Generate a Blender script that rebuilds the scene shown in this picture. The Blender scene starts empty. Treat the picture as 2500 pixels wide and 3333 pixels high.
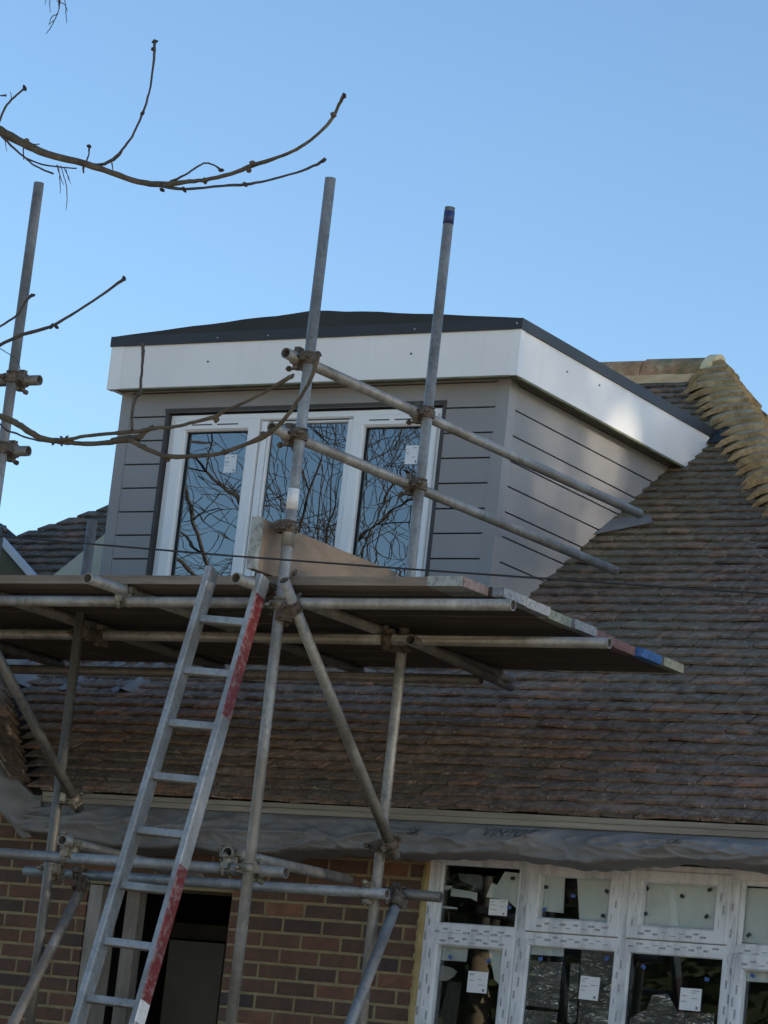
import bpy, math, random
from mathutils import Vector, Matrix, noise as mnoise
random.seed(7)
rad = math.radians
S = bpy.context.scene
COL = S.collection

# ------------------------------------------------------------------ camera
YAW, PIT, ROL, FPX = rad(31.938), rad(11.096), rad(6.289), 10084.0
PW, PH = 2500.0, 3333.0
CAMP = Vector((0, 0, 1.6))
Fv = Vector((-math.sin(YAW)*math.cos(PIT), math.cos(YAW)*math.cos(PIT), math.sin(PIT)))
r0 = Vector((math.cos(YAW), math.sin(YAW), 0)); u0 = r0.cross(Fv)
Rv = r0*math.cos(ROL)+u0*math.sin(ROL); Uv = -r0*math.sin(ROL)+u0*math.cos(ROL)
cd = bpy.data.cameras.new('camera'); cam = bpy.data.objects.new('camera', cd); COL.objects.link(cam)
m = Matrix.Identity(4)
for i in range(3):
    m[i][0] = Rv[i]; m[i][1] = Uv[i]; m[i][2] = -Fv[i]; m[i][3] = CAMP[i]
cam.matrix_world = m
cd.sensor_fit = 'HORIZONTAL'; cd.sensor_width = 36; cd.lens = FPX/PW*36; cd.clip_end = 5000
S.camera = cam

def ray(x, y): return Fv+Rv*((x-PW/2)/FPX)-Uv*((y-PH/2)/FPX)
def onY(x, y, Y): d = ray(x, y); return CAMP+d*(Y/d[1])
def onX(x, y, X): d = ray(x, y); return CAMP+d*(X/d[0])

# ------------------------------------------------------------------ sky and sun
SUN_EL, SUN_AZ = rad(14), rad(82)       # azimuth clockwise from +Y
W = bpy.data.worlds.new('World'); S.world = W; W.use_nodes = True
nt = W.node_tree; bg = nt.nodes['Background']
sky = nt.nodes.new('ShaderNodeTexSky'); sky.sky_type = 'NISHITA'; sky.sun_disc = False
sky.sun_elevation = SUN_EL; sky.sun_rotation = SUN_AZ
sky.air_density = 1.0; sky.dust_density = 0.3; sky.ozone_density = 3.0
nt.links.new(sky.outputs[0], bg.inputs[0]); bg.inputs[1].default_value = 0.06
sd = bpy.data.lights.new('sun', 'SUN'); sd.energy = 5.0; sd.angle = rad(0.9); sd.color = (1, .86, .68)
sun = bpy.data.objects.new('sun', sd); COL.objects.link(sun)
sdir = Vector((math.sin(SUN_AZ)*math.cos(SUN_EL), math.cos(SUN_AZ)*math.cos(SUN_EL), math.sin(SUN_EL)))
sun.rotation_euler = sdir.to_track_quat('Z', 'Y').to_euler(); sun.location = (20, 5, 20)
S.view_settings.view_transform = 'Standard'; S.view_settings.look = 'None'
S.view_settings.exposure = 2.12; S.view_settings.gamma = 1
S.cycles.max_bounces = 6; S.cycles.transparent_max_bounces = 12

# ------------------------------------------------------------------ materials
class NB:
    def __init__(s, name):
        s.m = bpy.data.materials.new(name); s.m.use_nodes = True
        s.t = s.m.node_tree; s.b = s.t.nodes['Principled BSDF']
        s.tc = s.t.nodes.new('ShaderNodeTexCoord')
    def n(s, typ, **kw):
        o = s.t.nodes.new(typ)
        for k, v in kw.items(): setattr(o, k, v)
        return o
    def l(s, a, b): s.t.links.new(a, b)
    def mapping(s, scale=(1, 1, 1), src='Object'):
        mp = s.n('ShaderNodeMapping'); mp.inputs['Scale'].default_value = scale
        s.l(s.tc.outputs[src], mp.inputs[0]); return mp.outputs[0]
    def noise(s, sc, det=5, rough=.6, scale=(1, 1, 1), dist=0):
        o = s.n('ShaderNodeTexNoise'); o.inputs['Scale'].default_value = sc; o.inputs['Detail'].default_value = det
        o.inputs['Roughness'].default_value = rough; o.inputs['Distortion'].default_value = dist
        s.l(s.mapping(scale), o.inputs['Vector']); return o.outputs[0]
    def ramp(s, fac, stops, interp='LINEAR'):
        r = s.n('ShaderNodeValToRGB'); r.color_ramp.interpolation = interp; e = r.color_ramp.elements
        while len(e) < len(stops): e.new(.5)
        for k, (p, c) in enumerate(stops):
            e[k].position = p; e[k].color = c if len(c) == 4 else (*c, 1)
        s.l(fac, r.inputs[0]); return r.outputs[0]
    def mix(s, fac, a, b, blend='MIX'):
        x = s.n('ShaderNodeMix', data_type='RGBA', blend_type=blend)
        for sock, v in ((x.inputs[0], fac), (x.inputs[6], a), (x.inputs[7], b)):
            if isinstance(v, (int, float)): sock.default_value = v
            elif isinstance(v, tuple): sock.default_value = v if len(v) == 4 else (*v, 1)
            else: s.l(v, sock)
        return x.outputs[2]
    def bump(s, h, strength=.3, dist=.01):
        b = s.n('ShaderNodeBump'); b.inputs['Strength'].default_value = strength; b.inputs['Distance'].default_value = dist
        s.l(h, b.inputs['Height']); s.l(b.outputs[0], s.b.inputs['Normal']); return b.outputs[0]
    def base(s, c):
        if isinstance(c, tuple): s.b.inputs['Base Color'].default_value = (*c, 1)
        else: s.l(c, s.b.inputs['Base Color'])
        return s
    def set(s, rough=.6, metal=0, spec=.5):
        s.b.inputs['Roughness'].default_value = rough; s.b.inputs['Metallic'].default_value = metal
        s.b.inputs['Specular IOR Level'].default_value = spec; return s

def g3(v): return (v, v, v)
def simple(name, c1, c2, sc=6, rough=.6, metal=0, bumps=.15, scale=(1, 1, 1), spec=.4, lo=.3, hi=.7):
    b = NB(name); nz = b.noise(sc, 6, .65, scale)
    b.base(b.ramp(nz, [(lo, c1), (hi, c2)])).set(rough, metal, spec)
    if bumps: b.bump(b.noise(sc*8, 4, .6, scale), bumps, .003)
    return b.m

M = {}
def tube_mat(name, a, b_, c, metal=.28, rough=.5):
    b = NB(name)
    n1 = b.noise(9, 6, .7, (1, 1, .5)); n2 = b.noise(45, 4, .6); n3 = b.noise(2.2, 3, .5)
    c1 = b.ramp(n1, [(.32, a), (.55, b_), (.72, c)])
    c2 = b.mix(b.ramp(n2, [(.42, g3(.0)), (.62, g3(.7))]), c1, tuple(min(1, k*1.25) for k in b_))
    c3 = b.mix(b.ramp(n3, [(.48, g3(0)), (.64, g3(.6))]), c2, (.13, .11, .08))
    b.base(c3).set(rough, metal, .5); b.bump(n2, .25, .002); return b.m
M['galv'] = tube_mat('galvanised_steel', (.13, .128, .115), (.26, .255, .235), (.42, .41, .37))
M['galv_dk'] = tube_mat('weathered_shade_steel', (.085, .082, .075), (.15, .147, .137), (.25, .243, .225))  # darker steel, deepened to carry the shade on tubes under the deck
M['galv_blue'] = tube_mat('bluish_steel', (.14, .16, .18), (.23, .26, .28), (.34, .37, .38))
M['galv_flaky'] = tube_mat('flaking_painted_steel', (.12, .12, .11), (.25, .23, .21), (.62, .58, .54), .1, .6)
M['galv_in'] = simple('tube_inside', (.05, .045, .04), (.12, .10, .08), 20, .8)
M['alu'] = tube_mat('dull_aluminium', (.20, .21, .205), (.30, .31, .305), (.42, .43, .42), .3, .5)
M['coupler'] = simple('rusty_coupler', (.06, .045, .033), (.19, .155, .12), 22, .7, .3, .5)
M['coupler_lt'] = simple('zinc_coupler', (.13, .11, .08), (.34, .31, .24), 25, .5, .5, .5)
M['bluetape'] = simple('navy_tape', (.02, .03, .09), (.04, .06, .16), 20, .5)
M['whitepaint'] = simple('white_paint_drips', (.55, .55, .53), (.8, .8, .78), 20, .5)
def red():
    b = NB('scuffed_red_paint'); n1 = b.noise(14, 7, .75); n2 = b.noise(40, 5, .7)
    c = b.ramp(n1, [(.3, (.10, .010, .010)), (.6, (.19, .018, .018))])
    c = b.mix(b.ramp(n2, [(.50, g3(0)), (.60, g3(.75))]), c, (.27, .21, .20)); b.base(c).set(.45); return b.m
M['red'] = red()
def wood(name, a, b_, c, sc=3, scale=(.6, 9, 9)):
    b = NB(name); n1 = b.noise(sc, 8, .7, scale, .6); n2 = b.noise(2.5, 4, .5)
    col = b.ramp(n1, [(.25, a), (.5, b_), (.75, c)])
    col = b.mix(b.ramp(n2, [(.45, g3(0)), (.7, g3(.5))]), col, a); b.base(col).set(.8, 0, .25); b.bump(n1, .4, .004); return b.m
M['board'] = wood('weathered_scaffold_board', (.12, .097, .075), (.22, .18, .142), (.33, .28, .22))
M['board_dark'] = wood('shade_dark_board', (.045, .038, .030), (.080, .067, .053), (.13, .11, .09))  # darkened all over to carry the shade under the platform
M['batten'] = wood('pale_timber_batten', (.17, .145, .11), (.26, .23, .18), (.36, .33, .27), 3, (.5, 14, 14))
M['ply'] = simple('plywood', (.20, .145, .10), (.30, .225, .16), 5, .8, 0, .2, (1, 1, 2.5))
def band(name, c):
    b = NB(name); n1 = b.noise(38, 6, .75); n2 = b.noise(9, 4, .6)
    b.base(b.ramp(n1, [(.35, tuple(k*.45 for k in c)), (.55, c)])).set(.6, .2); b.bump(n1, .5, .003); return b.m
M['band_zinc'] = band('zinc_end_band', (.36, .38, .35)); M['band_pink'] = band('pinkish_rusty_band', (.30, .21, .18))
M['band_white'] = band('whitish_band', (.30, .31, .32)); M['band_green'] = band('mossy_band', (.22, .24, .19))
M['band_red'] = band('faded_red_band', (.22, .11, .10)); M['band_blue'] = band('blue_band', (.05, .15, .36))

def tile(name, lichen=(.13, .115, .07), lf=.35, dark=1.0):
    b = NB(name); gi = b.n('ShaderNodeNewGeometry'); r = gi.outputs['Random Per Island']
    d = dark*2.8
    c = b.ramp(r, [(0, (0.059*d, 0.040*d, 0.030*d)), (.22, (0.085*d, 0.056*d, 0.040*d)), (.4, (0.066*d, 0.048*d, 0.036*d)),
                   (.6, (0.098*d, 0.060*d, 0.041*d)), (.78, (0.075*d, 0.055*d, 0.040*d)), (.93, (0.122*d, 0.068*d, 0.044*d)), (1, (0.143*d, 0.072*d, 0.046*d))])
    n1 = b.noise(1.1, 5, .6); n2 = b.noise(16, 8, .75); n3 = b.noise(34, 5, .75); n4 = b.noise(5.0, 7, .7); n5 = b.noise(22, 6, .7, (1, .35, 2.5))
    c = b.mix(b.ramp(n2, [(.42, g3(0)), (.58, g3(.85))]), c, (.034*d, .027*d, .022*d))
    c = b.mix(b.ramp(n4, [(.50, g3(0)), (.70, g3(.55))]), c, (.115*d, .095*d, .078*d))
    c = b.mix(b.ramp(n1, [(.42, g3(0)), (.64, g3(lf))]), c, tuple(k*1.35 for k in lichen))
    c = b.mix(b.ramp(n5, [(.54, g3(0)), (.62, g3(.55))]), c, (.32, .275, .22))
    c = b.mix(b.ramp(n3, [(.61, g3(0)), (.66, g3(.75))]), c, (.52, .48, .40))
    sep = b.n('ShaderNodeSeparateXYZ'); b.l(b.tc.outputs['Object'], sep.inputs[0])
    mr = b.n('ShaderNodeMapRange'); mr.inputs['From Min'].default_value = -6.9; mr.inputs['From Max'].default_value = -8.0; b.l(sep.outputs['X'], mr.inputs['Value'])
    my = b.n('ShaderNodeMapRange'); my.inputs['From Min'].default_value = 13.9; my.inputs['From Max'].default_value = 14.8; b.l(sep.outputs['Y'], my.inputs['Value'])
    m1 = b.n('ShaderNodeMath', operation='MULTIPLY'); b.l(mr.outputs[0], m1.inputs[0]); b.l(my.outputs[0], m1.inputs[1])
    mx = b.n('ShaderNodeMapRange'); mx.inputs['From Min'].default_value = -8.5; mx.inputs['From Max'].default_value = -8.0; b.l(sep.outputs['X'], mx.inputs['Value'])
    m0 = b.n('ShaderNodeMath', operation='MULTIPLY'); b.l(m1.outputs[0], m0.inputs[0]); b.l(mx.outputs[0], m0.inputs[1])
    m2 = b.n('ShaderNodeMath', operation='MULTIPLY'); b.l(m0.outputs[0], m2.inputs[0]); b.l(b.ramp(n4, [(.35, g3(.15)), (.65, g3(.75))]), m2.inputs[1])
    c = b.mix(m2.outputs[0], c, (.165, .150, .075))
    b.base(c).set(.92, 0, .2); b.bump(n2, 1.0, .016); return b.m
M['tile'] = tile('clay_roof_tiles')
M['tile_far'] = tile('brown_roof_tiles', (.14, .12, .08), .5, 1.1)
def hipm():
    b = NB('lichen_covered_clay'); r = b.n('ShaderNodeNewGeometry').outputs['Random Per Island']; n1 = b.noise(7, 7, .7); n2 = b.noise(24, 6, .75); n3 = b.noise(2.2, 4, .6)
    c = b.ramp(n1, [(.3, (.26, .17, .09)), (.5, (.52, .38, .21)), (.68, (.68, .53, .32))])
    c = b.mix(b.ramp(r, [(0, g3(.5)), (1, g3(0))]), c, (.26, .19, .11)); c = b.mix(b.ramp(n2, [(.45, g3(0)), (.7, g3(.6))]), c, (.16, .115, .065))
    c = b.mix(b.ramp(n3, [(.5, g3(0)), (.68, g3(.6))]), c, (.28, .25, .14)); b.base(c).set(.95, 0, .2); b.bump(n2, .9, .012); return b.m
M['hip'] = hipm()
def ridge():
    b = NB('ridge_clay'); n1 = b.noise(7, 6, .7); n2 = b.noise(3, 4, .6); r = b.n('ShaderNodeNewGeometry').outputs['Random Per Island']
    c = b.ramp(n1, [(.3, (.22, .12, .07)), (.5, (.46, .25, .13)), (.68, (.62, .52, .34))])
    c = b.mix(b.ramp(n2, [(.45, g3(0)), (.6, g3(.8))]), c, (.16, .14, .07)); b.base(c).set(.9, 0, .2); b.bump(n1, .6, .01); return b.m
M['ridge'] = ridge()
M['hipbed'] = simple('lichened_mortar', (.22, .17, .09), (.44, .35, .21), 9, .95, 0, .6)
M['mortar'] = simple('ridge_mortar', (.60, .34, .15), (.78, .55, .30), 8, .95, 0, .6)
M['mortar_pale'] = simple('pale_end_mortar', (.62, .50, .28), (.78, .68, .45), 8, .95, 0, .6)
def brick():
    b = NB('red_brown_brick'); r = b.n('ShaderNodeNewGeometry').outputs['Random Per Island']
    c = b.ramp(r, [(0, (.090, .062, .048)), (.25, (.18, .092, .056)), (.5, (.125, .080, .058)), (.7, (.22, .110, .064)), (.85, (.068, .055, .052)), (1, (.27, .125, .070))])
    n2 = b.noise(9, 6, .7); n3 = b.noise(60, 4, .7)
    c = b.mix(b.ramp(n2, [(.4, g3(0)), (.7, g3(.55))]), c, (.045, .038, .042)); c = b.mix(b.ramp(n3, [(.5, g3(0)), (.8, g3(.4))]), c, (.18, .13, .10))
    b.base(c).set(.9, 0, .25); b.bump(n3, .5, .004); return b.m
M['brick'] = brick()
M['pointing'] = simple('sand_mortar', (.21, .165, .088), (.33, .27, .155), 14, .95, 0, .6)
def clad():
    b = NB('grey_brown_cladding'); n = b.noise(1.6, 4, .5, (1, 1, 1)); n2 = b.noise(120, 3, .6, (.12, .12, 1))
    c = b.ramp(n, [(.3, (.265, .257, .252)), (.7, (.305, .295, .288))]); b.base(c).set(.55, 0, .35); b.bump(n2, .08, .001); return b.m
M['clad'] = clad()
M['clad_trim'] = simple('grey_brown_trim', (.268, .259, .254), (.305, .295, .288), 2, .5, 0, .03)
M['groove'] = simple('dark_backing', (.012, .012, .013), (.02, .02, .02), 8, .9, 0, 0)
def fascia():
    b = NB('off_white_fascia'); n = b.noise(1.3, 5, .55, (1.2, 1.2, .5)); n2 = b.noise(3.5, 5, .6, (2.5, 2.5, .35))
    c = b.ramp(n, [(.3, (.76, .745, .72)), (.7, (.83, .815, .785))]); c = b.mix(b.ramp(n2, [(.55, g3(0)), (.75, g3(.25))]), c, (.64, .62, .57))
    b.base(c).set(.42, 0, .4); return b.m
M['fascia'] = fascia()
M['fascia_trim'] = simple('white_corner_trim', (.80, .79, .77), (.85, .84, .82), 3, .35, 0, 0)
M['soffit'] = simple('algae_stained_soffit', (.10, .11, .06), (.24, .24, .16), 9, .8)
M['rubber'] = simple('black_rubber_roofing', (.022, .024, .028), (.034, .036, .041), 3, .5, 0, .1)
M['rubber_top'] = simple('dusty_rubber_membrane', (.026, .027, .027), (.040, .041, .040), 2, .8, 0, .2)
M['upvc'] = simple('white_upvc', (.80, .80, .79), (.86, .86, .85), 2, .3, 0, 0)
M['upvc_dirty'] = simple('filmed_upvc', (.42, .44, .47), (.74, .76, .79), 7, .5, 0, .1, (2, 2, .5), lo=.28, hi=.52)
M['print'] = simple('grey_film_print', (.20, .20, .21), (.50, .50, .50), 70, .7, 0, 0)
M['black'] = simple('black_gasket', (.008, .008, .009), (.015, .015, .015), 5, .5, 0, 0)
M['reveal'] = simple('brown_reveal_trim', (.045, .040, .038), (.065, .058, .055), 5, .6, 0, 0)
M['paper'] = simple('paper_label', (.74, .75, .77), (.82, .83, .84), 5, .6, 0, 0)
M['ink'] = simple('printing_ink', (.12, .12, .15), (.2, .2, .24), 30, .6, 0, 0)
M['bluepad'] = simple('blue_tape_square', (.05, .11, .30), (.07, .14, .38), 30, .6, 0, 0)
M['darkpad'] = simple('dark_tape_square', (.02, .025, .04), (.035, .04, .06), 30, .6, 0, 0)
def felt():
    b = NB('grey_roofing_felt'); n = b.noise(3, 6, .7); n2 = b.noise(22, 5, .7)
    b.base(b.ramp(n, [(.3, (.14, .132, .125)), (.7, (.25, .238, .228))])).set(.62, 0, .4); b.bump(n2, .35, .006); return b.m
M['felt'] = felt()
M['feltink'] = simple('faded_felt_lettering', (.05, .05, .05), (.11, .11, .11), 40, .7, 0, 0)
M['foam'] = simple('expanding_foam', (.34, .24, .09), (.52, .41, .20), 18, .9, 0, .8)
M['lead'] = simple('lead_flashing', (.13, .14, .15), (.24, .25, .26), 5, .5, .3, .3)
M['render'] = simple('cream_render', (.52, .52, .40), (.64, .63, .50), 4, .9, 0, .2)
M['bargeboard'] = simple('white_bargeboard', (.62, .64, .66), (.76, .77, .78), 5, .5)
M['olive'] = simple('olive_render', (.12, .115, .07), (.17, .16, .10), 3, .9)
M['bark'] = simple('tree_bark', (.045, .036, .024), (.115, .095, .062), 14, .9, 0, .6)
M['bark2'] = simple('twig_bark', (.030, .028, .028), (.075, .062, .055), 20, .8, 0, .4)
M['bark3'] = simple('dark_twigs', (.012, .011, .010), (.035, .030, .026), 20, .8, 0, 0)
M['bud'] = simple('dark_bud', (.015, .012, .012), (.04, .03, .028), 40, .8)
M['cable'] = simple('black_cable', (.012, .012, .013), (.022, .022, .022), 20, .6)
def ground():
    b = NB('bounce_ground'); n1 = b.noise(1.5, 6, .65); n2 = b.noise(40, 4, .7); n3 = b.noise(.7, 4, .6)  # unseen ground: pale part added to bounce light, dark part to dim the deck
    pale = b.ramp(n1, [(.3, (.47, .40, .30)), (.7, (.62, .54, .42))]); dim_near = b.ramp(n1, [(.3, (.06, .045, .03)), (.7, (.12, .095, .065))])
    sep = b.n('ShaderNodeSeparateXYZ'); b.l(b.tc.outputs['Object'], sep.inputs[0])
    mr = b.n('ShaderNodeMapRange'); mr.inputs['From Min'].default_value = 6.0; mr.inputs['From Max'].default_value = 7.6
    ad = b.n('ShaderNodeMath', operation='ADD'); b.l(sep.outputs['Y'], ad.inputs[0]); b.l(n3, ad.inputs[1]); b.l(ad.outputs[0], mr.inputs['Value'])
    b.base(b.mix(mr.outputs[0], pale, dim_near)).set(.95, 0, .2); b.bump(n2, .6, .02); return b.m
M['ground'] = ground()
M['dimplaster'] = simple('unpainted_plaster', (.10, .09, .07), (.15, .13, .10), 3, .9)
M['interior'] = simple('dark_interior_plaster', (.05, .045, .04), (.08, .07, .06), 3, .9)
M['plaster'] = simple('bare_plasterboard', (.34, .33, .30), (.46, .45, .41), 3, .9)
M['pale_flat'] = simple('pale_flat_sheet', (.66, .72, .70), (.80, .84, .80), 4, .8)
M['oldwood'] = simple('dirty_white_timber', (.16, .14, .12), (.40, .38, .34), 9, .8, 0, .3, (1, 1, .3))
M['beam'] = simple('dark_timber', (.03, .025, .02), (.06, .05, .04), 6, .9)
M['unseen_hedge'] = simple('unseen_leaves', (.006, .012, .005), (.02, .035, .012), 8, .9)
def foil():
    b = NB('crumpled_foil'); v = b.noise(5.5, 3, .55, (1, 1, 2.6), 1.6)
    b.base((.80, .74, .66)).set(.25, .75); b.bump(v, 1.0, .16); return b.m
M['foil'] = foil()
def glass(name, refl=.22, tint=(.35, .38, .40), wav=.0, sc=2.5, wd=.02):
    m = bpy.data.materials.new(name); m.use_nodes = True; t = m.node_tree; t.nodes.clear()
    o = t.nodes.new('ShaderNodeOutputMaterial'); mx = t.nodes.new('ShaderNodeMixShader')
    gl = t.nodes.new('ShaderNodeBsdfGlossy'); tr = t.nodes.new('ShaderNodeBsdfTransparent')
    gl.inputs['Roughness'].default_value = 0.0; gl.inputs['Color'].default_value = (.93, .97, 1, 1); tr.inputs[0].default_value = (*tint, 1)
    lw = t.nodes.new('ShaderNodeFresnel'); lw.inputs[0].default_value = 1.5
    mt = t.nodes.new('ShaderNodeMath'); mt.operation = 'MULTIPLY_ADD'; mt.inputs[1].default_value = 1.0; mt.inputs[2].default_value = refl
    t.links.new(lw.outputs[0], mt.inputs[0]); t.links.new(mt.outputs[0], mx.inputs[0])
    t.links.new(tr.outputs[0], mx.inputs[1]); t.links.new(gl.outputs[0], mx.inputs[2]); t.links.new(mx.outputs[0], o.inputs[0])
    if wav:
        tc = t.nodes.new('ShaderNodeTexCoord'); mp = t.nodes.new('ShaderNodeMapping'); mp.inputs['Scale'].default_value = (1, 1, 2.6)
        nz = t.nodes.new('ShaderNodeTexNoise'); nz.inputs['Scale'].default_value = sc; nz.inputs['Detail'].default_value = 0.6; nz.inputs['Roughness'].default_value = .5
        bp = t.nodes.new('ShaderNodeBump'); bp.inputs['Strength'].default_value = wav; bp.inputs['Distance'].default_value = wd
        t.links.new(tc.outputs['Object'], mp.inputs[0]); t.links.new(mp.outputs[0], nz.inputs['Vector'])
        t.links.new(nz.outputs[0], bp.inputs['Height']); t.links.new(bp.outputs[0], gl.inputs['Normal'])
    return m
M['glass_wavy'] = glass('filmed_glass', .13, (.25, .30, .34), .028, 2.4, .014)
M['glass_mid'] = glass('sealed_glass', .13, (.25, .30, .34), .02, 1.6, .010)
M['glass_low'] = glass('lower_glass', .03, (.985, .995, .995), .05, 2, .006)

# ------------------------------------------------------------------ mesh builder
class MB:
    def __init__(s): s.v = []; s.f = []; s.mi = []; s.sm = []
    def add(s, vs, fs, mi=0, smooth=False):
        o = len(s.v); s.v += [tuple(v) for v in vs]
        for f in fs: s.f.append([o+i for i in f]); s.mi.append(mi); s.sm.append(smooth)
        return s
    def box(s, x0, x1, y0, y1, z0, z1, mi=0):
        v = [(x, y, z) for x in (x0, x1) for y in (y0, y1) for z in (z0, z1)]
        return s.add(v, [(0, 1, 3, 2), (4, 6, 7, 5), (0, 4, 5, 1), (2, 3, 7, 6), (0, 2, 6, 4), (1, 5, 7, 3)], mi)
    def obox(s, c, ax, ay, az, mi=0, mis=None):
        c = Vector(c); v = [c+ax*i+ay*j+az*k for i in (-.5, .5) for j in (-.5, .5) for k in (-.5, .5)]
        fs = [(0, 1, 3, 2), (4, 6, 7, 5), (0, 4, 5, 1), (2, 3, 7, 6), (0, 2, 6, 4), (1, 5, 7, 3)]
        if mis is None: return s.add(v, fs, mi)
        o = len(s.v); s.v += [tuple(q) for q in v]
        for f, k in zip(fs, mis): s.f.append([o+i for i in f]); s.mi.append(k); s.sm.append(False)
        return s
    def tube(s, p0, p1, r=.02415, ri=.0200, n=20, mi=0, min_=1):
        p0, p1 = Vector(p0), Vector(p1); d = (p1-p0).normalized()
        a = d.orthogonal().normalized(); b = d.cross(a); vs = []
        for p in (p0, p1):
            for R_ in (r, ri):
                for k in range(n):
                    t = 2*math.pi*k/n; vs.append(p+(a*math.cos(t)+b*math.sin(t))*R_)
        q = lambda A, B: [(A*n+k, A*n+(k+1) % n, B*n+(k+1) % n, B*n+k) for k in range(n)]
        o = len(s.v); s.v += [tuple(v) for v in vs]
        for fs, mi2, sm in ((q(0, 2), mi, True), (q(3, 1), min_, True), (q(1, 0), mi, False), (q(2, 3), mi, False)):
            for f in fs: s.f.append([o+i for i in f]); s.mi.append(mi2); s.sm.append(sm)
        return s
    def path(s, pts, rs, n=8, mi=0, cap=True):
        pts = [Vector(p) for p in pts]; N = len(pts); vs = []; a = None
        for i, p in enumerate(pts):
            d = (pts[min(i+1, N-1)]-pts[max(i-1, 0)]).normalized()
            a = d.orthogonal().normalized() if a is None else (a-d*a.dot(d)).normalized()
            b = d.cross(a)
            for k in range(n):
                t = 2*math.pi*k/n; vs.append(p+(a*math.cos(t)+b*math.sin(t))*rs[i])
        fs = [(i*n+k, i*n+(k+1) % n, (i+1)*n+(k+1) % n, (i+1)*n+k) for i in range(N-1) for k in range(n)]
        if cap: fs += [tuple(range(n))[::-1], tuple((N-1)*n+k for k in range(n))]
        return s.add(vs, fs, mi, True)
    def cyl(s, p0, p1, r, n=10, mi=0): return s.path([p0, p1], [r, r], n, mi)
    def build(s, name, mats, parent=None):
        me = bpy.data.meshes.new(name); me.from_pydata(s.v, [], s.f)
        if not isinstance(mats, (list, tuple)): mats = [mats]
        for q in mats: me.materials.append(q)
        me.polygons.foreach_set('material_index', [min(k, len(mats)-1) for k in s.mi])
        me.polygons.foreach_set('use_smooth', s.sm); me.update()
        o = bpy.data.objects.new(name, me); COL.objects.link(o)
        if parent: o.parent = parent
        return o

def part(name, mb, mats, parent, label=None):
    """build a part whose world coordinates are kept although its parent sits elsewhere"""
    o = mb.build(name, mats, parent); root = parent; off = Vector((0, 0, 0))
    while root is not None: off += root.location; root = root.parent
    o.location = -off
    if label: o['label'] = label
    return o
def sub(name, mb, mats, parent, label=None):
    o = mb.build(name, mats, parent)
    if label: o['label'] = label
    return o
def tag(o, label=None, cat=None, group=None, kind=None):
    if label: o['label'] = label
    if cat: o['category'] = cat
    if group: o['group'] = group
    if kind: o['kind'] = kind
    return o
def thing(name, label, cat, loc=(0, 0, 0), group=None):
    o = bpy.data.objects.new(name, None); COL.objects.link(o); o.location = loc; o.empty_display_size = .2
    return tag(o, label, cat, group)

# ------------------------------------------------------------------ ground
def gz(x, y):
    t = min(1, max(0, (y-3)/6)); return .5*t*t*(3-2*t)
xs = [-400, -200, -100, -60, -30]+[-20+i for i in range(0, 41)]+[30, 60, 100, 200, 400]
gv = [(x, y, gz(x, y)+.02*math.sin(x*1.3)*math.cos(y*1.1)) for y in xs for x in xs]; n = len(xs)
mb = MB(); mb.add(gv, [(j*n+i, j*n+i+1, (j+1)*n+i+1, (j+1)*n+i) for j in range(n-1) for i in range(n-1)], 0, True)
tag(mb.build('ground', M['ground']), kind='structure', label='rough garden ground in front of the house')

# ------------------------------------------------------------------ the house
PT = rad(35.2); TP = math.tan(PT); tl = TP; EY, EZ = 12.30, 3.040
def roofz(y): return EZ+(y-EY)*TP
RX, RY, RZ = -8.328, 17.102, 6.428          # right end of the ridge
XV = -9.52                                   # valley foot
house = thing('house', 'brick house with brown clay tiled roof and grey clad box dormer, being renovated', 'house', (-8, 14, .5))

def tiles(O, U, V, inside, nu, nv, wid=.165, gauge=.104, ln=.128):
    U, V = Vector(U).normalized(), Vector(V).normalized(); N = U.cross(V); mb_ = MB(); O = Vector(O)
    for j in range(nv[0], nv[1]):
        wave = random.uniform(-.003, .003)
        for i in range(nu[0], nu[1]):
            u = (i+.5*(j % 2))*wid+random.uniform(-.003, .003); v = j*gauge
            if not inside(O+U*(u+wid/2)+V*(v+ln/2)): continue
            g = .0035; dv = random.uniform(-.008, .005)+wave; a = random.uniform(-.008, .008)
            lift = random.uniform(0, .003)+(random.random() < .04)*.005; rock = random.uniform(-.003, .003)
            mid = u+wid/2; cam_ = random.uniform(.000, .004); vs = []
            for (uu, vv, nn) in ((u+g, dv-a, .012+lift+rock), (mid, dv-.001, .012+cam_+lift), (u+wid-g, dv+a, .012+lift-rock),
                                 (u+g, ln, -.006), (mid, ln, -.004), (u+wid-g, ln, -.006)):
                vs.append(O+U*uu+V*(v+vv)+N*nn); vs.append(O+U*uu+V*(v+vv)+N*(nn+.013))
            fs = [(1, 3, 9, 7), (3, 5, 11, 9), (0, 2, 3, 1), (2, 4, 5, 3), (0, 1, 7, 6), (4, 10, 11, 5)]
            mb_.add(vs, fs)
    return mb_

WRX = -12.50                                # ridge of the left wing
HLX, HLY = -12.02, 14.88                       # where the left hip meets the valley
def in_main(p):
    if p.y > RY: return False
    t = (p.y-RY)/(-1.116); xh = RX+.92*t            # hip line
    if p.x > xh-.02: return False
    return p.x > XV-(p.y-EY) and p.x > HLX+(p.y-HLY)
cs, sn = math.cos(PT), math.sin(PT)
mbm = tiles((-16.5, EY, EZ), (1, 0, 0), (0, cs, sn), in_main, (0, 80), (0, 57))
# extra starter course doubled at the eaves
e0 = tiles((-16.42, EY-.005, EZ-.014), (1, 0, 0), (0, cs, sn), in_main, (0, 80), (0, 1))
mbm.add(e0.v, e0.f)
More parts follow.
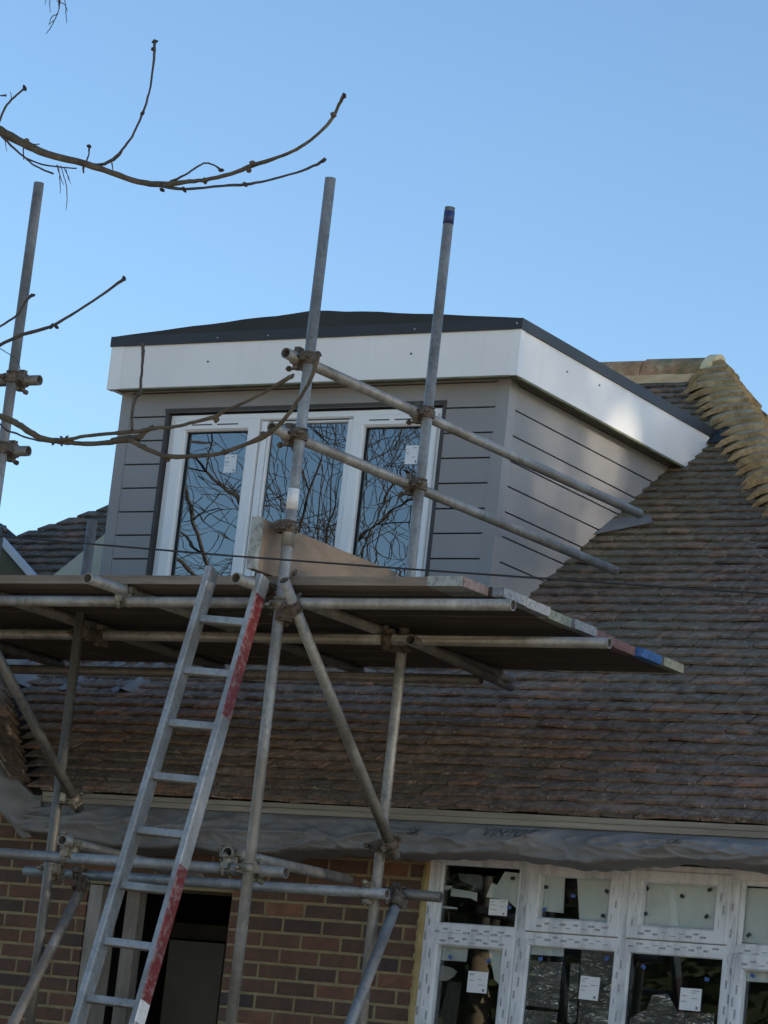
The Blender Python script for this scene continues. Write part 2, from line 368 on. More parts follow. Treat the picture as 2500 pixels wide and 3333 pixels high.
# left return slope facing the valley
def in_left(p): return p.y > EY-.02 and p.x < XV and (p.y-EY) < (XV-p.x)+.02 and p.x > WRX and p.y < HLY+.05+(HLX-p.x)*1.1
ml = tiles((XV, 24, EZ), (0, -1, 0), (-cs, 0, sn), in_left, (0, 75), (0, 44))
mbm.add(ml.v, ml.f)
# right return slope beyond the hip
Rp = Vector((RX, RY, RZ)); hipd = Vector((.92, -1.116, -.788)); backd = Vector((1, -.5, -.857))
HK = (RZ-EZ)/.788
roof = part('roof', mbm, M['tile'], house)
tr = math.atan(.857)
def in_right(p):
    k = (p.x-RX); yh = RY-1.116/.92*k; yb = RY-.5*k
    return 0 < k < 3.9 and yh+.02 < p.y < yb
mr = tiles((RX+3.95, 11.5, RZ-.857*3.95), (0, 1, 0), (-math.cos(tr), 0, math.sin(tr)), in_right, (0, 40), (0, 54))
roof_side = part('roof_slope', mr, M['tile'], house)
mb = MB()                                            # boarding under the tiles
P = lambda x, y, z: (x, y, z)
A_ = (XV, EY, EZ-.03); B_ = (RX+.92*HK, EY, EZ-.03); C_ = (RX, RY, RZ-.03); D_ = (HLX-.13+(RY-HLY), RY, RZ-.03); V_ = (HLX-.13, HLY, roofz(HLY)-.03)
mb.add([A_, B_, C_, D_, V_], [(0, 1, 2, 3, 4)])
zl = EZ-.03+tl*(XV-WRX); yw = HLY+.55; zo = zl-tl*3
mb.add([A_, V_, (WRX, yw, zl), (WRX, EY, zl)], [(0, 1, 2, 3)])
mb.add([(WRX, EY, zl), (WRX, yw, zl), (WRX-3, yw+3, zo), (WRX-3, EY, zo)], [(0, 1, 2, 3)])
mb.add([V_, D_, (D_[0], 21.9, EZ), (HLX, 21.9, EZ)], [(0, 1, 2), (0, 2, 3)]); mb.add([V_, (HLX, 21.9, EZ), (WRX, yw, zl)], [(0, 1, 2)])
be = Rp+backd*3.96
mb.add([C_, B_, tuple(be)], [(0, 1, 2)]); mb.add([C_, tuple(be), (be.x, 22, EZ), (D_[0], 22, EZ), D_], [(0, 1, 2, 3, 4)])
part('roof_boarding', mb, M['beam'], house)
# ridge tiles
def arch(mbx, p, d, side, up, r, ln, th=.016, n=10, a0=-.15, flare=0):
    p, d, side, up = Vector(p), Vector(d), Vector(side), Vector(up); vs = []
    for q, rr in ((p, r), (p+d*ln, r+flare)):
        for R_ in (rr, rr-th):
            for k in range(n+1):
                t = a0+(math.pi-2*a0)*k/n; vs.append(q+side*math.cos(t)*R_+up*math.sin(t)*R_)
    m_ = n+1
    fs = [(A*m_+k, A*m_+k+1, B*m_+k+1, B*m_+k) for A, B in ((0, 2), (3, 1), (1, 0), (2, 3)) for k in range(n)]
    mbx.add(vs, fs, 0, False)
x = RX-.04; i = 0
while x > -9.7:
    L = .43+random.uniform(-.02, .02); mb = MB(); arch(mb, (x, RY, RZ-.02+random.uniform(-.006, .006)), (-1, 0, 0), (0, 1, 0), (0, 0, 1), .125+random.uniform(-.004, .004), L)
    for v_ in range(len(mb.v)):
        q = mb.v[v_]; mb.v[v_] = (q[0], q[1]+random.uniform(-.004, .004), q[2]+random.uniform(-.006, .006))
    sub('ridge_tile', mb, M['ridge'], roof).location = (0, 0, 0); x -= L+.008
mb = MB()                                            # mortar bed under the ridge
for k in range(14):
    x0 = RX-.02-k*.1; z1 = RZ+.01; j = random.uniform(-.012, .012)
    mb.add([(x0, RY-.17+j, roofz(RY-.17)+.02), (x0-.11, RY-.17+j, roofz(RY-.17)+.02), (x0-.11, RY-.07, z1+.02), (x0, RY-.07, z1+.02), (x0, RY+.1, z1-.05), (x0-.11, RY+.1, z1-.05)], [(0, 1, 2, 3), (3, 2, 5, 4)])
sub('mortar_bed', mb, M['mortar'], roof)
mb = MB(); vs = [(RX+.02, RY, RZ-.02)]
for k in range(13):
    t = math.pi*k/12; vs.append((RX+.0+.035*math.sin(t), RY+.118*math.cos(t), RZ-.0+.118*math.sin(t)))
vs2 = [(v[0]-.06, v[1], v[2]) for v in vs]
mb.add(vs+vs2, [(0, k, k+1) for k in range(1, 13)]+[(k, k+14, k+15, k+1) for k in range(1, 13)])
sub('ridge_end_cap', mb, M['mortar_pale'], roof)
# bonnet hip tiles running down the front hip
hd = hipd.normalized(); nf = Vector((0, -sn, cs)); nr = Vector((math.sin(tr), 0, math.cos(tr)))
mbo = MB(); mbs = MB()
def bonnet(mbx, c, W1, W2, H, jit, k_=0):
    """one hip tile: a saddle over the hip, its tail standing proud of the tile below"""
    n_ = 14; vs = []; w = random.uniform(-.012, .012)
    sf, sr, up = Vector((0, cs, sn)), Vector((-math.cos(tr), 0, math.sin(tr))), Vector((0, 0, 1))
    for e in (0, 1, 2):                              # tail top, head, tail underside
        for k in range(n_+1):
            t = -1+2*k/n_
            if t <= 0: q = c+Vector((-1, 0, 0))*(-t*W1)-sf*(.022*(-t)); sl = sf; nn = nf
            else: q = c+Vector((0, 1, 0))*(t*W2)-sr*(.02*t); sl = sr; nn = nr
            nn = (nf*(1-t)/2+nr*(1+t)/2).normalized()
            hh = H*(1-abs(t)**7)*(.62+.38*(1-t*t))
            edge = .016*jit+.004*mnoise.noise(Vector((t*3, k_*7, 0)))
            if e == 0: q = q+nn*(hh+edge+.004)+Vector([random.uniform(-.0035, .0035) for _ in range(3)])
            elif e == 1:
                ex = (sl*abs(t)-hd*(1-abs(t))); q = q+ex*(.088/ex.z)+nn*(hh-.012)
            else: q = q+nn*(hh-.014)
            vs.append(q+sl*w)
    m_ = n_+1
    mbx.add(vs, [(k, k+1, m_+k+1, m_+k) for k in range(n_)], 0, True)
    mbx.add([vs[0], vs[m_], vs[2*m_]], [(0, 1, 2)])
    mbx.add([vs[k] for k in range(m_)]+[vs[2*m_+k] for k in range(m_)], [(k, m_+k, m_+k+1, k+1) for k in range(n_)], 0, False)
k = .05; hips = []
while k < HK:
    mb = MB(); W1 = .31+random.uniform(-.03, .03)
    if k < .3: W1 = .16+max(0, k)*.5
    bonnet(mb, Rp+hipd*k+Vector((0, 0, .0)), W1, .17, .085, random.uniform(.8, 1.5), k); hips.append(mb); k += .084+random.uniform(-.006, .006)
mbed = MB(); rows = []; k = .0
while k < HK+.05:
    c = Rp+hipd*k; W1 = .26 if k > .3 else .10+k*.5
    for q in range(13):
        t = -1+q/6
        p_ = c+Vector((-1, 0, 0))*(-t*W1)-Vector((0, cs, sn))*(.022*(-t)) if t <= 0 else c+Vector((0, 1, 0))*(t*.15)
        nn = (nf*(1-t)/2+nr*(1+t)/2).normalized(); rows.append(p_+nn*(.072*(1-abs(t)**5)*(.62+.38*(1-t*t))+.006*mnoise.noise(Vector((t*3, k*30, 3)))))
    k += .03
nr_ = len(rows)//13
mbed.add(rows, [(j*13+q, (j+1)*13+q, (j+1)*13+q+1, j*13+q+1) for j in range(nr_-1) for q in range(12)], 0, True)
sub('mortar_bed', mbed, M['hipbed'], roof)
for mb in hips: sub('hip_tile', mb, M['hip'], roof)
for q in range(26):                                  # jagged edge tiles of the far side
    k = .12+q*.15; c = Rp+backd*k; mb = MB() if q == 0 else mbk
    if q == 0: mbk = mb
    L = .12+random.uniform(-.03, .05)
    mb.obox(c+Vector((0, .02, .03+random.uniform(-.01, .02))), Vector((.17, -.02, -.10+random.uniform(-.03, .03))), Vector((0, L, random.uniform(-.03, .03))), Vector((.01, 0, .03)))
sub('verge_tiles', mbk, M['ridge'], roof)
# eaves battens
mb = MB(); X0, X1 = -9.45, -4.35
for (y0, y1, z0, z1) in ((12.262, 12.30, 3.004, 3.027), (12.268, 12.30, 2.976, 3.002)):
    x = X0
    while x < X1:
        L = 1.9+random.uniform(-.3, .3); e = min(X1, x+L); mb.box(x, e-.004, y0+random.uniform(-.003, .003), y1, z0, z1+random.uniform(-.002, .002)); x += L
part('eaves_batten', mb, M['batten'], house)
# roofing felt drooping below the eaves
def fnoise(u, v, s=0):
    return (math.sin(u*2.1+s)*.5+math.sin(u*4.7+v*3+s*2)*.3+math.sin(u*9.3-v*5+s*3)*.22+math.sin(u*17+v*8)*.12)
def felt_pt(x, v):
    """v 0..1 down the hanging sheet"""
    sag = .012*math.sin(x*3.1)+.008*math.sin(x*7.3+1)
    zt = 2.978; zb = 2.822+sag*1.4-.055*(1/(1+math.exp((x+7.35)*9)))
    z = zt+(zb-zt)*v
    y = 12.285-.075*math.sin(min(1, v*1.35)*math.pi*.62)+.05*max(0, v-.6)
    q = Vector((x*2.6+v*1.1, v*2.2, 0)); rdg = 1-2*abs(mnoise.noise(q)); rd2 = 1-2*abs(mnoise.noise(Vector((x*7.5-v*2.0, v*3.5, 5)))); big_ = mnoise.noise(Vector((x*1.3, v*.8, 9)))
    e_ = min(1, v*4); y -= (.032*max(0, rdg)**2+.012*max(0, rd2)**3+.03*big_)*e_; z += (.010*rd2*v+.014*big_*v)
    if v > .9: y += (v-.9)*1.6
    return Vector((x, y, z))
NX, NV = 620, 26; X0, X1 = -9.50, -4.3
mb = MB(); mb.add([felt_pt(X0+(X1-X0)*i/NX, j/NV) for j in range(NV+1) for i in range(NX+1)],
                  [(j*(NX+1)+i, (j+1)*(NX+1)+i, (j+1)*(NX+1)+i+1, j*(NX+1)+i+1) for j in range(NV) for i in range(NX)], 0, True)
# felt end folded round the valley foot and up the left verge
def felt_left(u, v):
    x = XV+.06-u*1.6; zt = EZ-.02+max(0, (XV-x))*tl*1.0
    d = .16+.02*math.sin(u*9)+.05*math.exp(-(u/.12)**2)
    y = 12.27-.07*math.sin(v*math.pi*.6)+.02*fnoise(u*6, v*3, 2)+(.10*max(0, v-.7) if v > .7 else 0)
    return Vector((x+.02*math.sin(v*6), y, zt-.02-d*v+.012*fnoise(u*5, v)))
NU, NV2 = 60, 14
mb.add([felt_left(i/NU, j/NV2) for j in range(NV2+1) for i in range(NU+1)],
       [(j*(NU+1)+i, (j+1)*(NU+1)+i, (j+1)*(NU+1)+i+1, j*(NU+1)+i+1) for j in range(NV2) for i in range(NU)], 0, True)
feltob = part('roofing_felt', mb, M['felt'], house, 'sagging grey roofing felt below the eaves')
def textmesh(txt, size, mapf, shear=0, name='lettering', mat='feltink', parent=None):
    cu = bpy.data.curves.new('t', 'FONT'); cu.body = txt; cu.size = size; cu.shear = shear; cu.resolution_u = 2
    ob = bpy.data.objects.new('t', cu); dg = bpy.context.evaluated_depsgraph_get()
    COL.objects.link(ob); dg.update(); me = bpy.data.meshes.new_from_object(ob.evaluated_get(dg))
    vs = [mapf(v.co.x, v.co.y) for v in me.vertices]; fs = [list(p.vertices) for p in me.polygons]
    bpy.data.objects.remove(ob); mbx = MB(); mbx.add(vs, fs); return mbx
for txt, size, xx, v0, sh in (('VINTOF', .062, -6.92, .40, .35), ('CBI', .040, -5.98, .42, .3), ('SA', .045, -7.30, .42, .35)):
    f = lambda a, b, xx=xx, v0=v0: felt_pt(xx+a*1.25, max(.02, v0-b/.157))+Vector((0, -.010, 0))
    sub('lettering', textmesh(txt, size, f, sh), M['feltink'], feltob)

# walls
WY = 12.65
openings = [(-9.385, -8.515, .5, 2.62), (-7.44, -5.27, 1.45, 2.90)]
def wall_top(x): return 2.97+(max(0, XV-x)*tl if x > WRX else max(0, (XV-WRX)*tl-(WRX-x)*tl))
mb = MB(); mbp = MB()
def wbox(x0, x1, z0, z1): mbp.box(x0, x1, WY+.004, WY+.24, z0, z1)
wbox(-9.385, -8.515, 2.62, 2.97); wbox(-8.515, -7.44, .3, 2.97); wbox(-7.44, -5.27, .3, 1.45); wbox(-7.44, -5.27, 2.90, 2.97); wbox(-5.27, -4.5, .3, 2.97)
mbp.box(-9.6, -9.385, WY+.004, WY+.24, .3, 2.97)
mbp.add([(-9.6, WY+.004, .3), (-14, WY+.004, .3), (-14, WY+.004, wall_top(-14)), (WRX, WY+.004, wall_top(WRX)), (-9.6, WY+.004, 2.97)], [(0, 4, 3, 2, 1)])
mbp.box(-4.72, -4.5, WY+.24, 15.3, .3, 2.97); mbp.box(-14, -13.8, WY+.24, 22, .3, 2.97); mbp.box(-13.8, -4.5, 21.8, 22, .3, 2.97)
r = 0
while True:
    z0 = .5+.075*r; z1 = z0+.061
    if z1 > 6: break
    x = -14+(.1125 if r % 2 else 0)-.05
    while x < -4.52:
        x0, x1 = x+.005, x+.215; x += .225
        segs = [(x0, x1)]
        for (ox0, ox1, oz0, oz1) in openings:
            if z0 < oz1 and z1 > oz0:
                ns = []
                for (a, b) in segs:
                    if b <= ox0 or a >= ox1: ns.append((a, b)); continue
                    if a < ox0-.02: ns.append((a, ox0))
                    if b > ox1+.02: ns.append((ox1, b))
                segs = ns
        for (a, b) in segs:
            if b-a < .02 or z1 > wall_top((a+b)/2)-.02: continue
            j = random.uniform(-.002, .002); yb = WY+j; t = .003
            vs = [(a, yb+.02, z0), (b, yb+.02, z0), (b, yb+.02, z1), (a, yb+.02, z1),
                  (a, yb+t, z0), (b, yb+t, z0), (b, yb+t, z1), (a, yb+t, z1),
                  (a+t+random.uniform(0, .002), yb, z0+t), (b-t, yb, z0+t+random.uniform(0, .002)), (b-t-random.uniform(0, .002), yb, z1-t), (a+t, yb, z1-t)]
            mb.add(vs, [(8, 9, 10, 11), (4, 5, 9, 8), (5, 6, 10, 9), (6, 7, 11, 10), (7, 4, 8, 11), (0, 1, 5, 4), (1, 2, 6, 5), (2, 3, 7, 6), (3, 0, 4, 7)])
    r += 1
wall = part('brick_wall', mb, M['brick'], house)
part('wall_mortar', mbp, M['pointing'], house)
# dark rooms behind the openings
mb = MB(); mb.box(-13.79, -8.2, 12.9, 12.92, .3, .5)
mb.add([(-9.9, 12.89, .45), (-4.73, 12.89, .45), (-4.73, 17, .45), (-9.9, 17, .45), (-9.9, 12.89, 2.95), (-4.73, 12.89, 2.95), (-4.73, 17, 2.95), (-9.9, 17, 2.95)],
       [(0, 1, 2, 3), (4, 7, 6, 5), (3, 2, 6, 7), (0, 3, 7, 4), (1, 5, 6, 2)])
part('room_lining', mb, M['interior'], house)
# doorway: timber frame on the left, plaster panel inside
mb = MB(); mb.box(-9.383, -9.30, 12.66, 12.80, .5, 2.615); part('door_frame', mb, M['oldwood'], house, 'dirty pale timber door frame')
mb = MB(); mb.box(-9.235, -9.155, 12.78, 12.84, .5, 2.615); part('door_frame', mb, M['oldwood'], house)
mb = MB(); mb.box(-9.24, -8.95, 13.5, 13.54, .5, 2.3); mb.box(-9.1, -9.07, 13.46, 13.5, .5, 2.35); mb.box(-9.3, -8.6, 13.3, 13.4, 2.42, 2.5)
part('inner_boarding', mb, M['beam'], house)
mb = MB(); mb.box(-9.20, -8.86, 13.15, 13.18, .5, 2.40); part('plaster_panel', mb, M['dimplaster'], house)
# foam bead left of the big window
mb = MB(); vs = []; n = 90
for i in range(n+1):
    z = 1.45+(2.88-1.45)*i/n; w = random.uniform(-.006, .006); w2 = random.uniform(-.008, .008)
    vs += [(-7.452+w, 12.652, z), (-7.43, 12.628+w2*.5, z), (-7.405, 12.618+w*.5, z), (-7.396, 12.64, z)]
mb.add(vs, [(4*i+k, 4*i+k+1, 4*i+k+5, 4*i+k+4) for i in range(n) for k in range(3)], 0, True)
part('foam_bead', mb, M['foam'], house)

# ---- big lower window
def frame_rect(mbx, x0, x1, z0, z1, w, yf, d, bev=.008, mi=0, ws=None):
    """a mitred frame whose face is chamfered towards the glass"""
    wl, wr, wb, wt = ws if ws else (w, w, w, w)
    o = [(x0, z0), (x1, z0), (x1, z1), (x0, z1)]; i_ = [(x0+wl, z0+wb), (x1-wr, z0+wb), (x1-wr, z1-wt), (x0+wl, z1-wt)]
    ib = [(x0+wl-bev, z0+wb-bev), (x1-wr+bev, z0+wb-bev), (x1-wr+bev, z1-wt+bev), (x0+wl-bev, z1-wt+bev)]
    ob = [(x0+bev*.5, z0+bev*.5), (x1-bev*.5, z0+bev*.5), (x1-bev*.5, z1-bev*.5), (x0+bev*.5, z1-bev*.5)]
    vs = [(a, yf+d, b) for a, b in o]+[(a, yf+bev*.5, b) for a, b in o]+[(a, yf, b) for a, b in ob]+[(a, yf, b) for a, b in ib]+[(a, yf+bev*1.3, b) for a, b in i_]+[(a, yf+d, b) for a, b in i_]
    fs = []
    for L in range(5):
        for k in range(4):
            fs.append((L*4+k, L*4+(k+1) % 4, (L+1)*4+(k+1) % 4, (L+1)*4+k))
    mbx.add(vs, fs, mi)
FY = 12.625
win = MB(); frame_rect(win, -7.400, -5.295, 1.47, 2.872, .052, FY, .07)
for xm in (-6.880, -6.362, -5.825): win.box(xm-.022, xm+.022, FY+.003, FY+.068, 1.52, 2.822)
for (xa, xb) in ((-7.35, -6.902), (-6.858, -6.384), (-6.34, -5.847), (-5.803, -5.345)): win.box(xa, xb, FY+.0035, FY+.067, 2.487, 2.530)
# printed film marks
def dash(x0, x1, z0, z1, y): win.add([(x0, y, z0), (x1, y, z0), (x1, y, z1), (x0, y, z1)], [(0, 1, 2, 3)], 1)
def hrow(xa, xb, z, y, st=.052):
    x = xa; k = 0
    while x < xb-.03:
        L = .028+random.uniform(-.004, .008); zz = z+(.007 if k % 2 else -.006); h = random.choice((.010, .010, .004))
        dash(x, x+L, zz, zz+h, y); x += st*.62+random.uniform(0, .012); k += 1
def vrow(x, za, zb, y):
    z = zb; k = 0
    while z > za+.03:
        L = .036+random.uniform(-.006, .01); xx = x+(.008 if k % 2 else -.008); w = random.choice((.009, .009, .003))
        dash(xx, xx+w, z-L, z, y); z -= .052+random.uniform(0, .012); k += 1
yS = FY-.0125; yF = FY-.0006+.003
hrow(-7.34, -6.92, 2.505, FY-.001+.002); hrow(-7.30, -6.95, 2.462, yS); hrow(-6.80, -6.40, 2.560, yS); hrow(-6.28, -5.90, 2.558, yS)
hrow(-6.84, -6.40, 2.500, yF); hrow(-6.33, -5.86, 2.500, yF); hrow(-5.79, -5.35, 2.502, yF); hrow(-5.76, -5.38, 2.455, yS)
for x, a, b, y in ((-7.385, 1.5, 2.62, FY-.001), (-7.345, 1.5, 2.42, yS), (-6.94, 1.5, 2.44, yS), (-6.885, 1.5, 2.50, yF), (-6.89, 2.53, 2.70, yF), (-6.83, 2.58, 2.66, yS),
                   (-6.415, 2.58, 2.76, yS), (-6.37, 1.5, 2.49, yF), (-6.31, 2.59, 2.74, yS), (-5.88, 2.59, 2.76, yS), (-5.828, 1.5, 2.49, yF), (-5.828, 2.56, 2.72, yF), (-5.785, 1.5, 2.42, yS), (-5.36, 1.5, 2.44, yS)):
    vrow(x, a, b, y)
big = part('window', win, [M['upvc_dirty'], M['print']], house, 'wide four bay white window still in its printed film')
def sash(x0, x1, z0, z1, ws, yf, mat, parent, d=.05):
    s_ = MB(); frame_rect(s_, x0, x1, z0, z1, 0, yf, d, .009, 0, ws); return sub('sash', s_, mat, parent)
sash(-6.862, -6.380, 2.533, 2.845, (.061, .067, .068, .055), FY-.012, M['upvc_dirty'], big)
sash(-6.344, -5.843, 2.533, 2.845, (.067, .073, .064, .057), FY-.012, M['upvc_dirty'], big)
sash(-7.372, -6.905, 1.5, 2.500, (.061, .064, .06, .062), FY-.012, M['upvc_dirty'], big)
sash(-5.806, -5.33, 1.5, 2.500, (.055, .06, .06, .072), FY-.012, M['upvc_dirty'], big)
panes = [(-7.348, -6.910, 2.53, 2.835), (-6.803, -6.445, 2.60, 2.792), (-6.279, -5.915, 2.59, 2.79), (-5.80, -5.345, 2.53, 2.82),
         (-7.313, -6.967, 1.55, 2.44), (-6.858, -6.384, 1.52, 2.487), (-6.340, -5.847, 1.52, 2.487), (-5.753, -5.39, 1.55, 2.43)]
for (a, b, c, d) in panes:
    mb = MB(); mb.box(a, b, FY+.030, FY+.036, c, d); sub('pane', mb, M['glass_low'], big)
# beads round the fixed panes
for (a, b, c, d) in (panes[0], panes[3], panes[5], panes[6]):
    mb = MB(); frame_rect(mb, a-.002, b+.002, c-.002, d+.002, .020, FY+.008, .02, .006); sub('glazing_bead', mb, M['upvc_dirty'], big)
# labels, tape squares
def label(x0, x1, z0, z1, y, parent, tilt=0):
    mb_ = MB(); c = Vector(((x0+x1)/2, y, (z0+z1)/2)); ca, sa = math.cos(tilt), math.sin(tilt)
    ax, az = Vector((ca, 0, sa)), Vector((-sa, 0, ca)); hx, hz = (x1-x0)/2, (z1-z0)/2
    Q = lambda a, b, e=0: c+ax*a*hx+az*b*hz+Vector((0, -e, 0))
    mb_.add([Q(-1, -1), Q(1, -1), Q(1, 1), Q(-1, 1)], [(0, 1, 2, 3)], 0)
    for k in range(7):
        a0 = random.choice((-.85, -.85, .1)); b0 = .75-.17*k+random.uniform(-.04, .04); L = random.uniform(.3, .75)
        if k in (2, 5): continue
        mb_.add([Q(a0, b0, .001), Q(min(.85, a0+L), b0, .001), Q(min(.85, a0+L), b0+.05, .001), Q(a0, b0+.05, .001)], [(0, 1, 2, 3)], 1)
    mb_.add([Q(.55, -.85, .001), Q(.75, -.85, .001), Q(.75, -.65, .001), Q(.55, -.6, .001)], [(0, 1, 2, 3)], 1)
    return sub('paper_label', mb_, [M['paper'], M['ink']], parent)
gy = FY+.028
label(-7.152, -7.046, 2.235, 2.333, gy, big); label(-6.567, -6.468, 2.245, 2.350, gy, big, -.03); label(-6.062, -5.958, 2.235, 2.333, gy, big); label(-7.078, -6.98, 2.597, 2.672, gy, big)
def pad(px, py, mat, s=.022, a=.5):
    p = onY(px, py, gy); mb_ = MB(); ax = Vector((math.cos(a), 0, math.sin(a)))*s/2; az = Vector((-math.sin(a), 0, math.cos(a)))*s*.75/2
    mb_.add([p-ax-az, p+ax-az, p+ax+az, p-ax+az], [(0, 1, 2, 3)]); sub('tape_square', mb_, M[mat], big)
mm_ = 600/1659
for (x, y, mt) in ((1020, 300, 'darkpad'), (1320, 380, 'darkpad'), (1565, 460, 'bluepad'), (1305, 582, 'bluepad'), (988, 562, 'bluepad'), (700, 400, 'darkpad'), (456, 1010, 'bluepad'), (797, 1045, 'bluepad'), (1270, 1025, 'bluepad')):
    pad(1300+x*mm_, 2750+y*mm_, mt, a=random.uniform(-.7, .9))
for (x, y, mt) in ((208, 418, 'darkpad'), (175, 638, 'darkpad'), (568, 390, 'darkpad'), (885, 462, 'darkpad'), (1133, 405, 'darkpad'), (553, 620, 'darkpad'), (1105, 645, 'darkpad'), (208, 1022, 'bluepad'), (537, 1098, 'bluepad'), (1107, 1210, 'bluepad'), (1485, 812, 'darkpad'), (1520, 1178, 'bluepad')):
    pad(1900+x*mm_, 2750+y*mm_, mt, a=random.uniform(-.7, .9))
# flat pale, foil and dark sheets set right behind the glass
def sheet(pts, off, mat, y, name='backing_sheet'):
    mb_ = MB(); q = [onY(off+a*mm_, 2750+b*mm_, y) for a, b in pts]; n_ = len(q)
    mb_.add(q+[p+Vector((0, .006, 0)) for p in q], [tuple(range(n_)), tuple(range(2*n_-1, n_-1, -1))]+[(k, k+n_, (k+1) % n_+n_, (k+1) % n_) for k in range(n_)])
    part(name, mb_, M[mat], house)
yb = FY+.045
sheet([(525, 255), (720, 270), (750, 290), (745, 400), (640, 410), (665, 375), (545, 315)], 1300, 'lead', yb)
sheet([(355, 360), (480, 370), (450, 400), (340, 430)], 1300, 'pale_flat', yb)
sheet([(470, 390), (560, 405), (700, 430), (695, 510), (640, 480), (460, 460)], 1300, 'pale_flat', yb+.02)
sheet([(950, 240), (1120, 260), (1110, 560), (1050, 570), (975, 500), (780, 470), (830, 340), (880, 360)], 1300, 'pale_flat', yb)
sheet([(335, 540), (520, 565), (515, 580), (335, 565)], 1300, 'pale_flat', yb)
sheet([(1270, 260), (1490, 285), (1475, 615), (1250, 590)], 1300, 'pale_flat', yb)
sheet([(1600, 290), (1925, 310), (1895, 720), (1620, 700)], 1300, 'pale_flat', yb)
sheet([(520, 320), (1230, 365), (1200, 810), (480, 750)], 1900, 'pale_flat', yb)
sheet([(1430, 385), (1659, 395), (1659, 900), (1395, 870)], 1900, 'pale_flat', yb)
sheet([(340, 900), (620, 925), (600, 1050), (335, 1035)], 1300, 'pale_flat', yb)
sheet([(330, 1090), (400, 1088), (470, 1105), (515, 1140), (490, 1185), (420, 1225), (325, 1215)], 1300, 'plaster', yb)
sheet([(800, 930), (940, 940), (900, 1260), (855, 1210)], 1300, 'pale_flat', yb)
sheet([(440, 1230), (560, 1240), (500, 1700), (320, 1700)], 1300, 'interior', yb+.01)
sheet([(1180, 860), (1480, 885), (1475, 1005), (1165, 985)], 1300, 'pale_flat', yb)
sheet([(1150, 1035), (1465, 1060), (1430, 1480), (1110, 1440)], 1300, 'foil', yb+.02)
sheet([(1130, 1480), (1420, 1510), (1410, 1700), (1100, 1700)], 1300, 'foil', yb+.02)
sheet([(1540, 1060), (1620, 1065), (1590, 1600), (1510, 1600)], 1300, 'foil', yb+.03)
sheet([(-20, 930), (290, 940), (230, 1700), (-60, 1700)], 1900, 'foil', yb+.03)
sheet([(1420, 1120), (1659, 1135), (1659, 1240), (1410, 1225)], 1900, 'pale_flat', yb)
sheet([(620, 1350), (760, 1340), (840, 1500), (1180, 1520), (1160, 1700), (380, 1700), (420, 1560), (560, 1480)], 1900, 'foil', yb+.05)

# ---- dormer
DX0, DX1, DY = -10.42, -7.905, 13.79
mb = MB(); mb.box(DX0+.02, DX1-.02, DY+.20, 17.0, 4.0, 5.72)
mb.box(DX0+.02, -10.11, DY+.02, DY+.20, 4.0, 5.72); mb.box(-8.28, DX1-.02, DY+.02, DY+.20, 4.0, 5.72); mb.box(-10.11, -8.28, DY+.02, DY+.20, 5.40, 5.72)
dormer = part('dormer', mb, M['groove'], house, 'grey brown clad box dormer with white fascia')
mb = MB(); zs = [5.489, 5.351, 5.213, 5.076, 4.939, 4.802, 4.668, 4.532, 4.396, 4.26, 4.12, 3.98]
edges = [5.60]+zs
for k in range(len(edges)-1):
    zt, zb = edges[k]-.0045, edges[k+1]+.0045
    def fb(x0, x1): mb.box(x0, x1, DY, DY+.02, zb, zt)
    if k == 0: fb(-10.352, -7.978)
    elif k == 1: mb.box(-10.352, -7.978, DY, DY+.02, max(zb, 5.374), zt); mb.box(-10.352, -10.1065, DY, DY+.02, zb, 5.374); mb.box(-8.283, -7.978, DY, DY+.02, zb, 5.374)
    else: fb(-10.352, -10.1065); fb(-8.283, -7.978)
    mb.box(DX1-.02, DX1, DY+.078, 16.6, zb, zt); mb.box(DX0, DX0+.02, DY+.07, 16.6, zb, zt)
sub('cladding', mb, M['clad'], dormer)
mb = MB(); e = .004
mb.box(-7.9775, DX1+e, DY-e, DY+.02, 3.98, 5.60); mb.box(DX1-.02, DX1+e, DY+.02, DY+.0775, 3.98, 5.60); sub('corner_trim', mb, M['clad_trim'], dormer)
mb = MB(); mb.box(DX0-e, -10.3525, DY-e, DY+.02, 3.98, 5.60); mb.box(DX0-e, DX0+.02, DY+.02, DY+.069, 3.98, 5.60); sub('corner_trim', mb, M['clad_trim'], dormer)
mb = MB()                                            # reveal lining
mb.box(-10.106, -10.0855, DY-.003, DY+.10, 4.0, 5.373); mb.box(-8.300, -8.278, DY-.003, DY+.10, 4.0, 5.373); mb.box(-10.112, -8.278, DY-.003, DY+.10, 5.3745, 5.395)
sub('window_reveal', mb, M['reveal'], dormer)
FX0, FX1, FYd = -10.455, -7.808, 13.678
mb = MB(); mb.box(FX0, FX1, FYd, FYd+.02, 5.492, 5.755); mb.box(FX1-.02, FX1, FYd+.02, 16.6, 5.492, 5.755); mb.box(FX0, FX0+.02, FYd+.02, 16.6, 5.492, 5.755)
sub('fascia', mb, M['fascia'], dormer)
mb = MB(); e = .003
for (x0, x1, sx) in ((FX1-.045, FX1+e, 1), (FX0-e, FX0+.085, -1)):
    mb = MB(); mb.box(x0, x1, FYd-e, FYd, 5.489, 5.75)
    if sx > 0: mb.box(FX1, FX1+e, FYd, FYd+.045, 5.489, 5.75)
    else: mb.box(FX0-e, FX0, FYd, FYd+.05, 5.489, 5.75)
    sub('fascia_corner', mb, M['fascia_trim'], dormer)
mb = MB(); mb.box(FX0+.02, FX1-.02, FYd+.02, DY+.02, 5.500, 5.512); mb.box(DX1-.02, FX1-.02, DY+.02, 16.4, 5.500, 5.512); mb.box(FX0+.02, DX0+.02, DY+.02, 16.4, 5.500, 5.512)
sub('soffit', mb, M['soffit'], dormer)
mb = MB()                                            # algae line on the fascia's lower edge
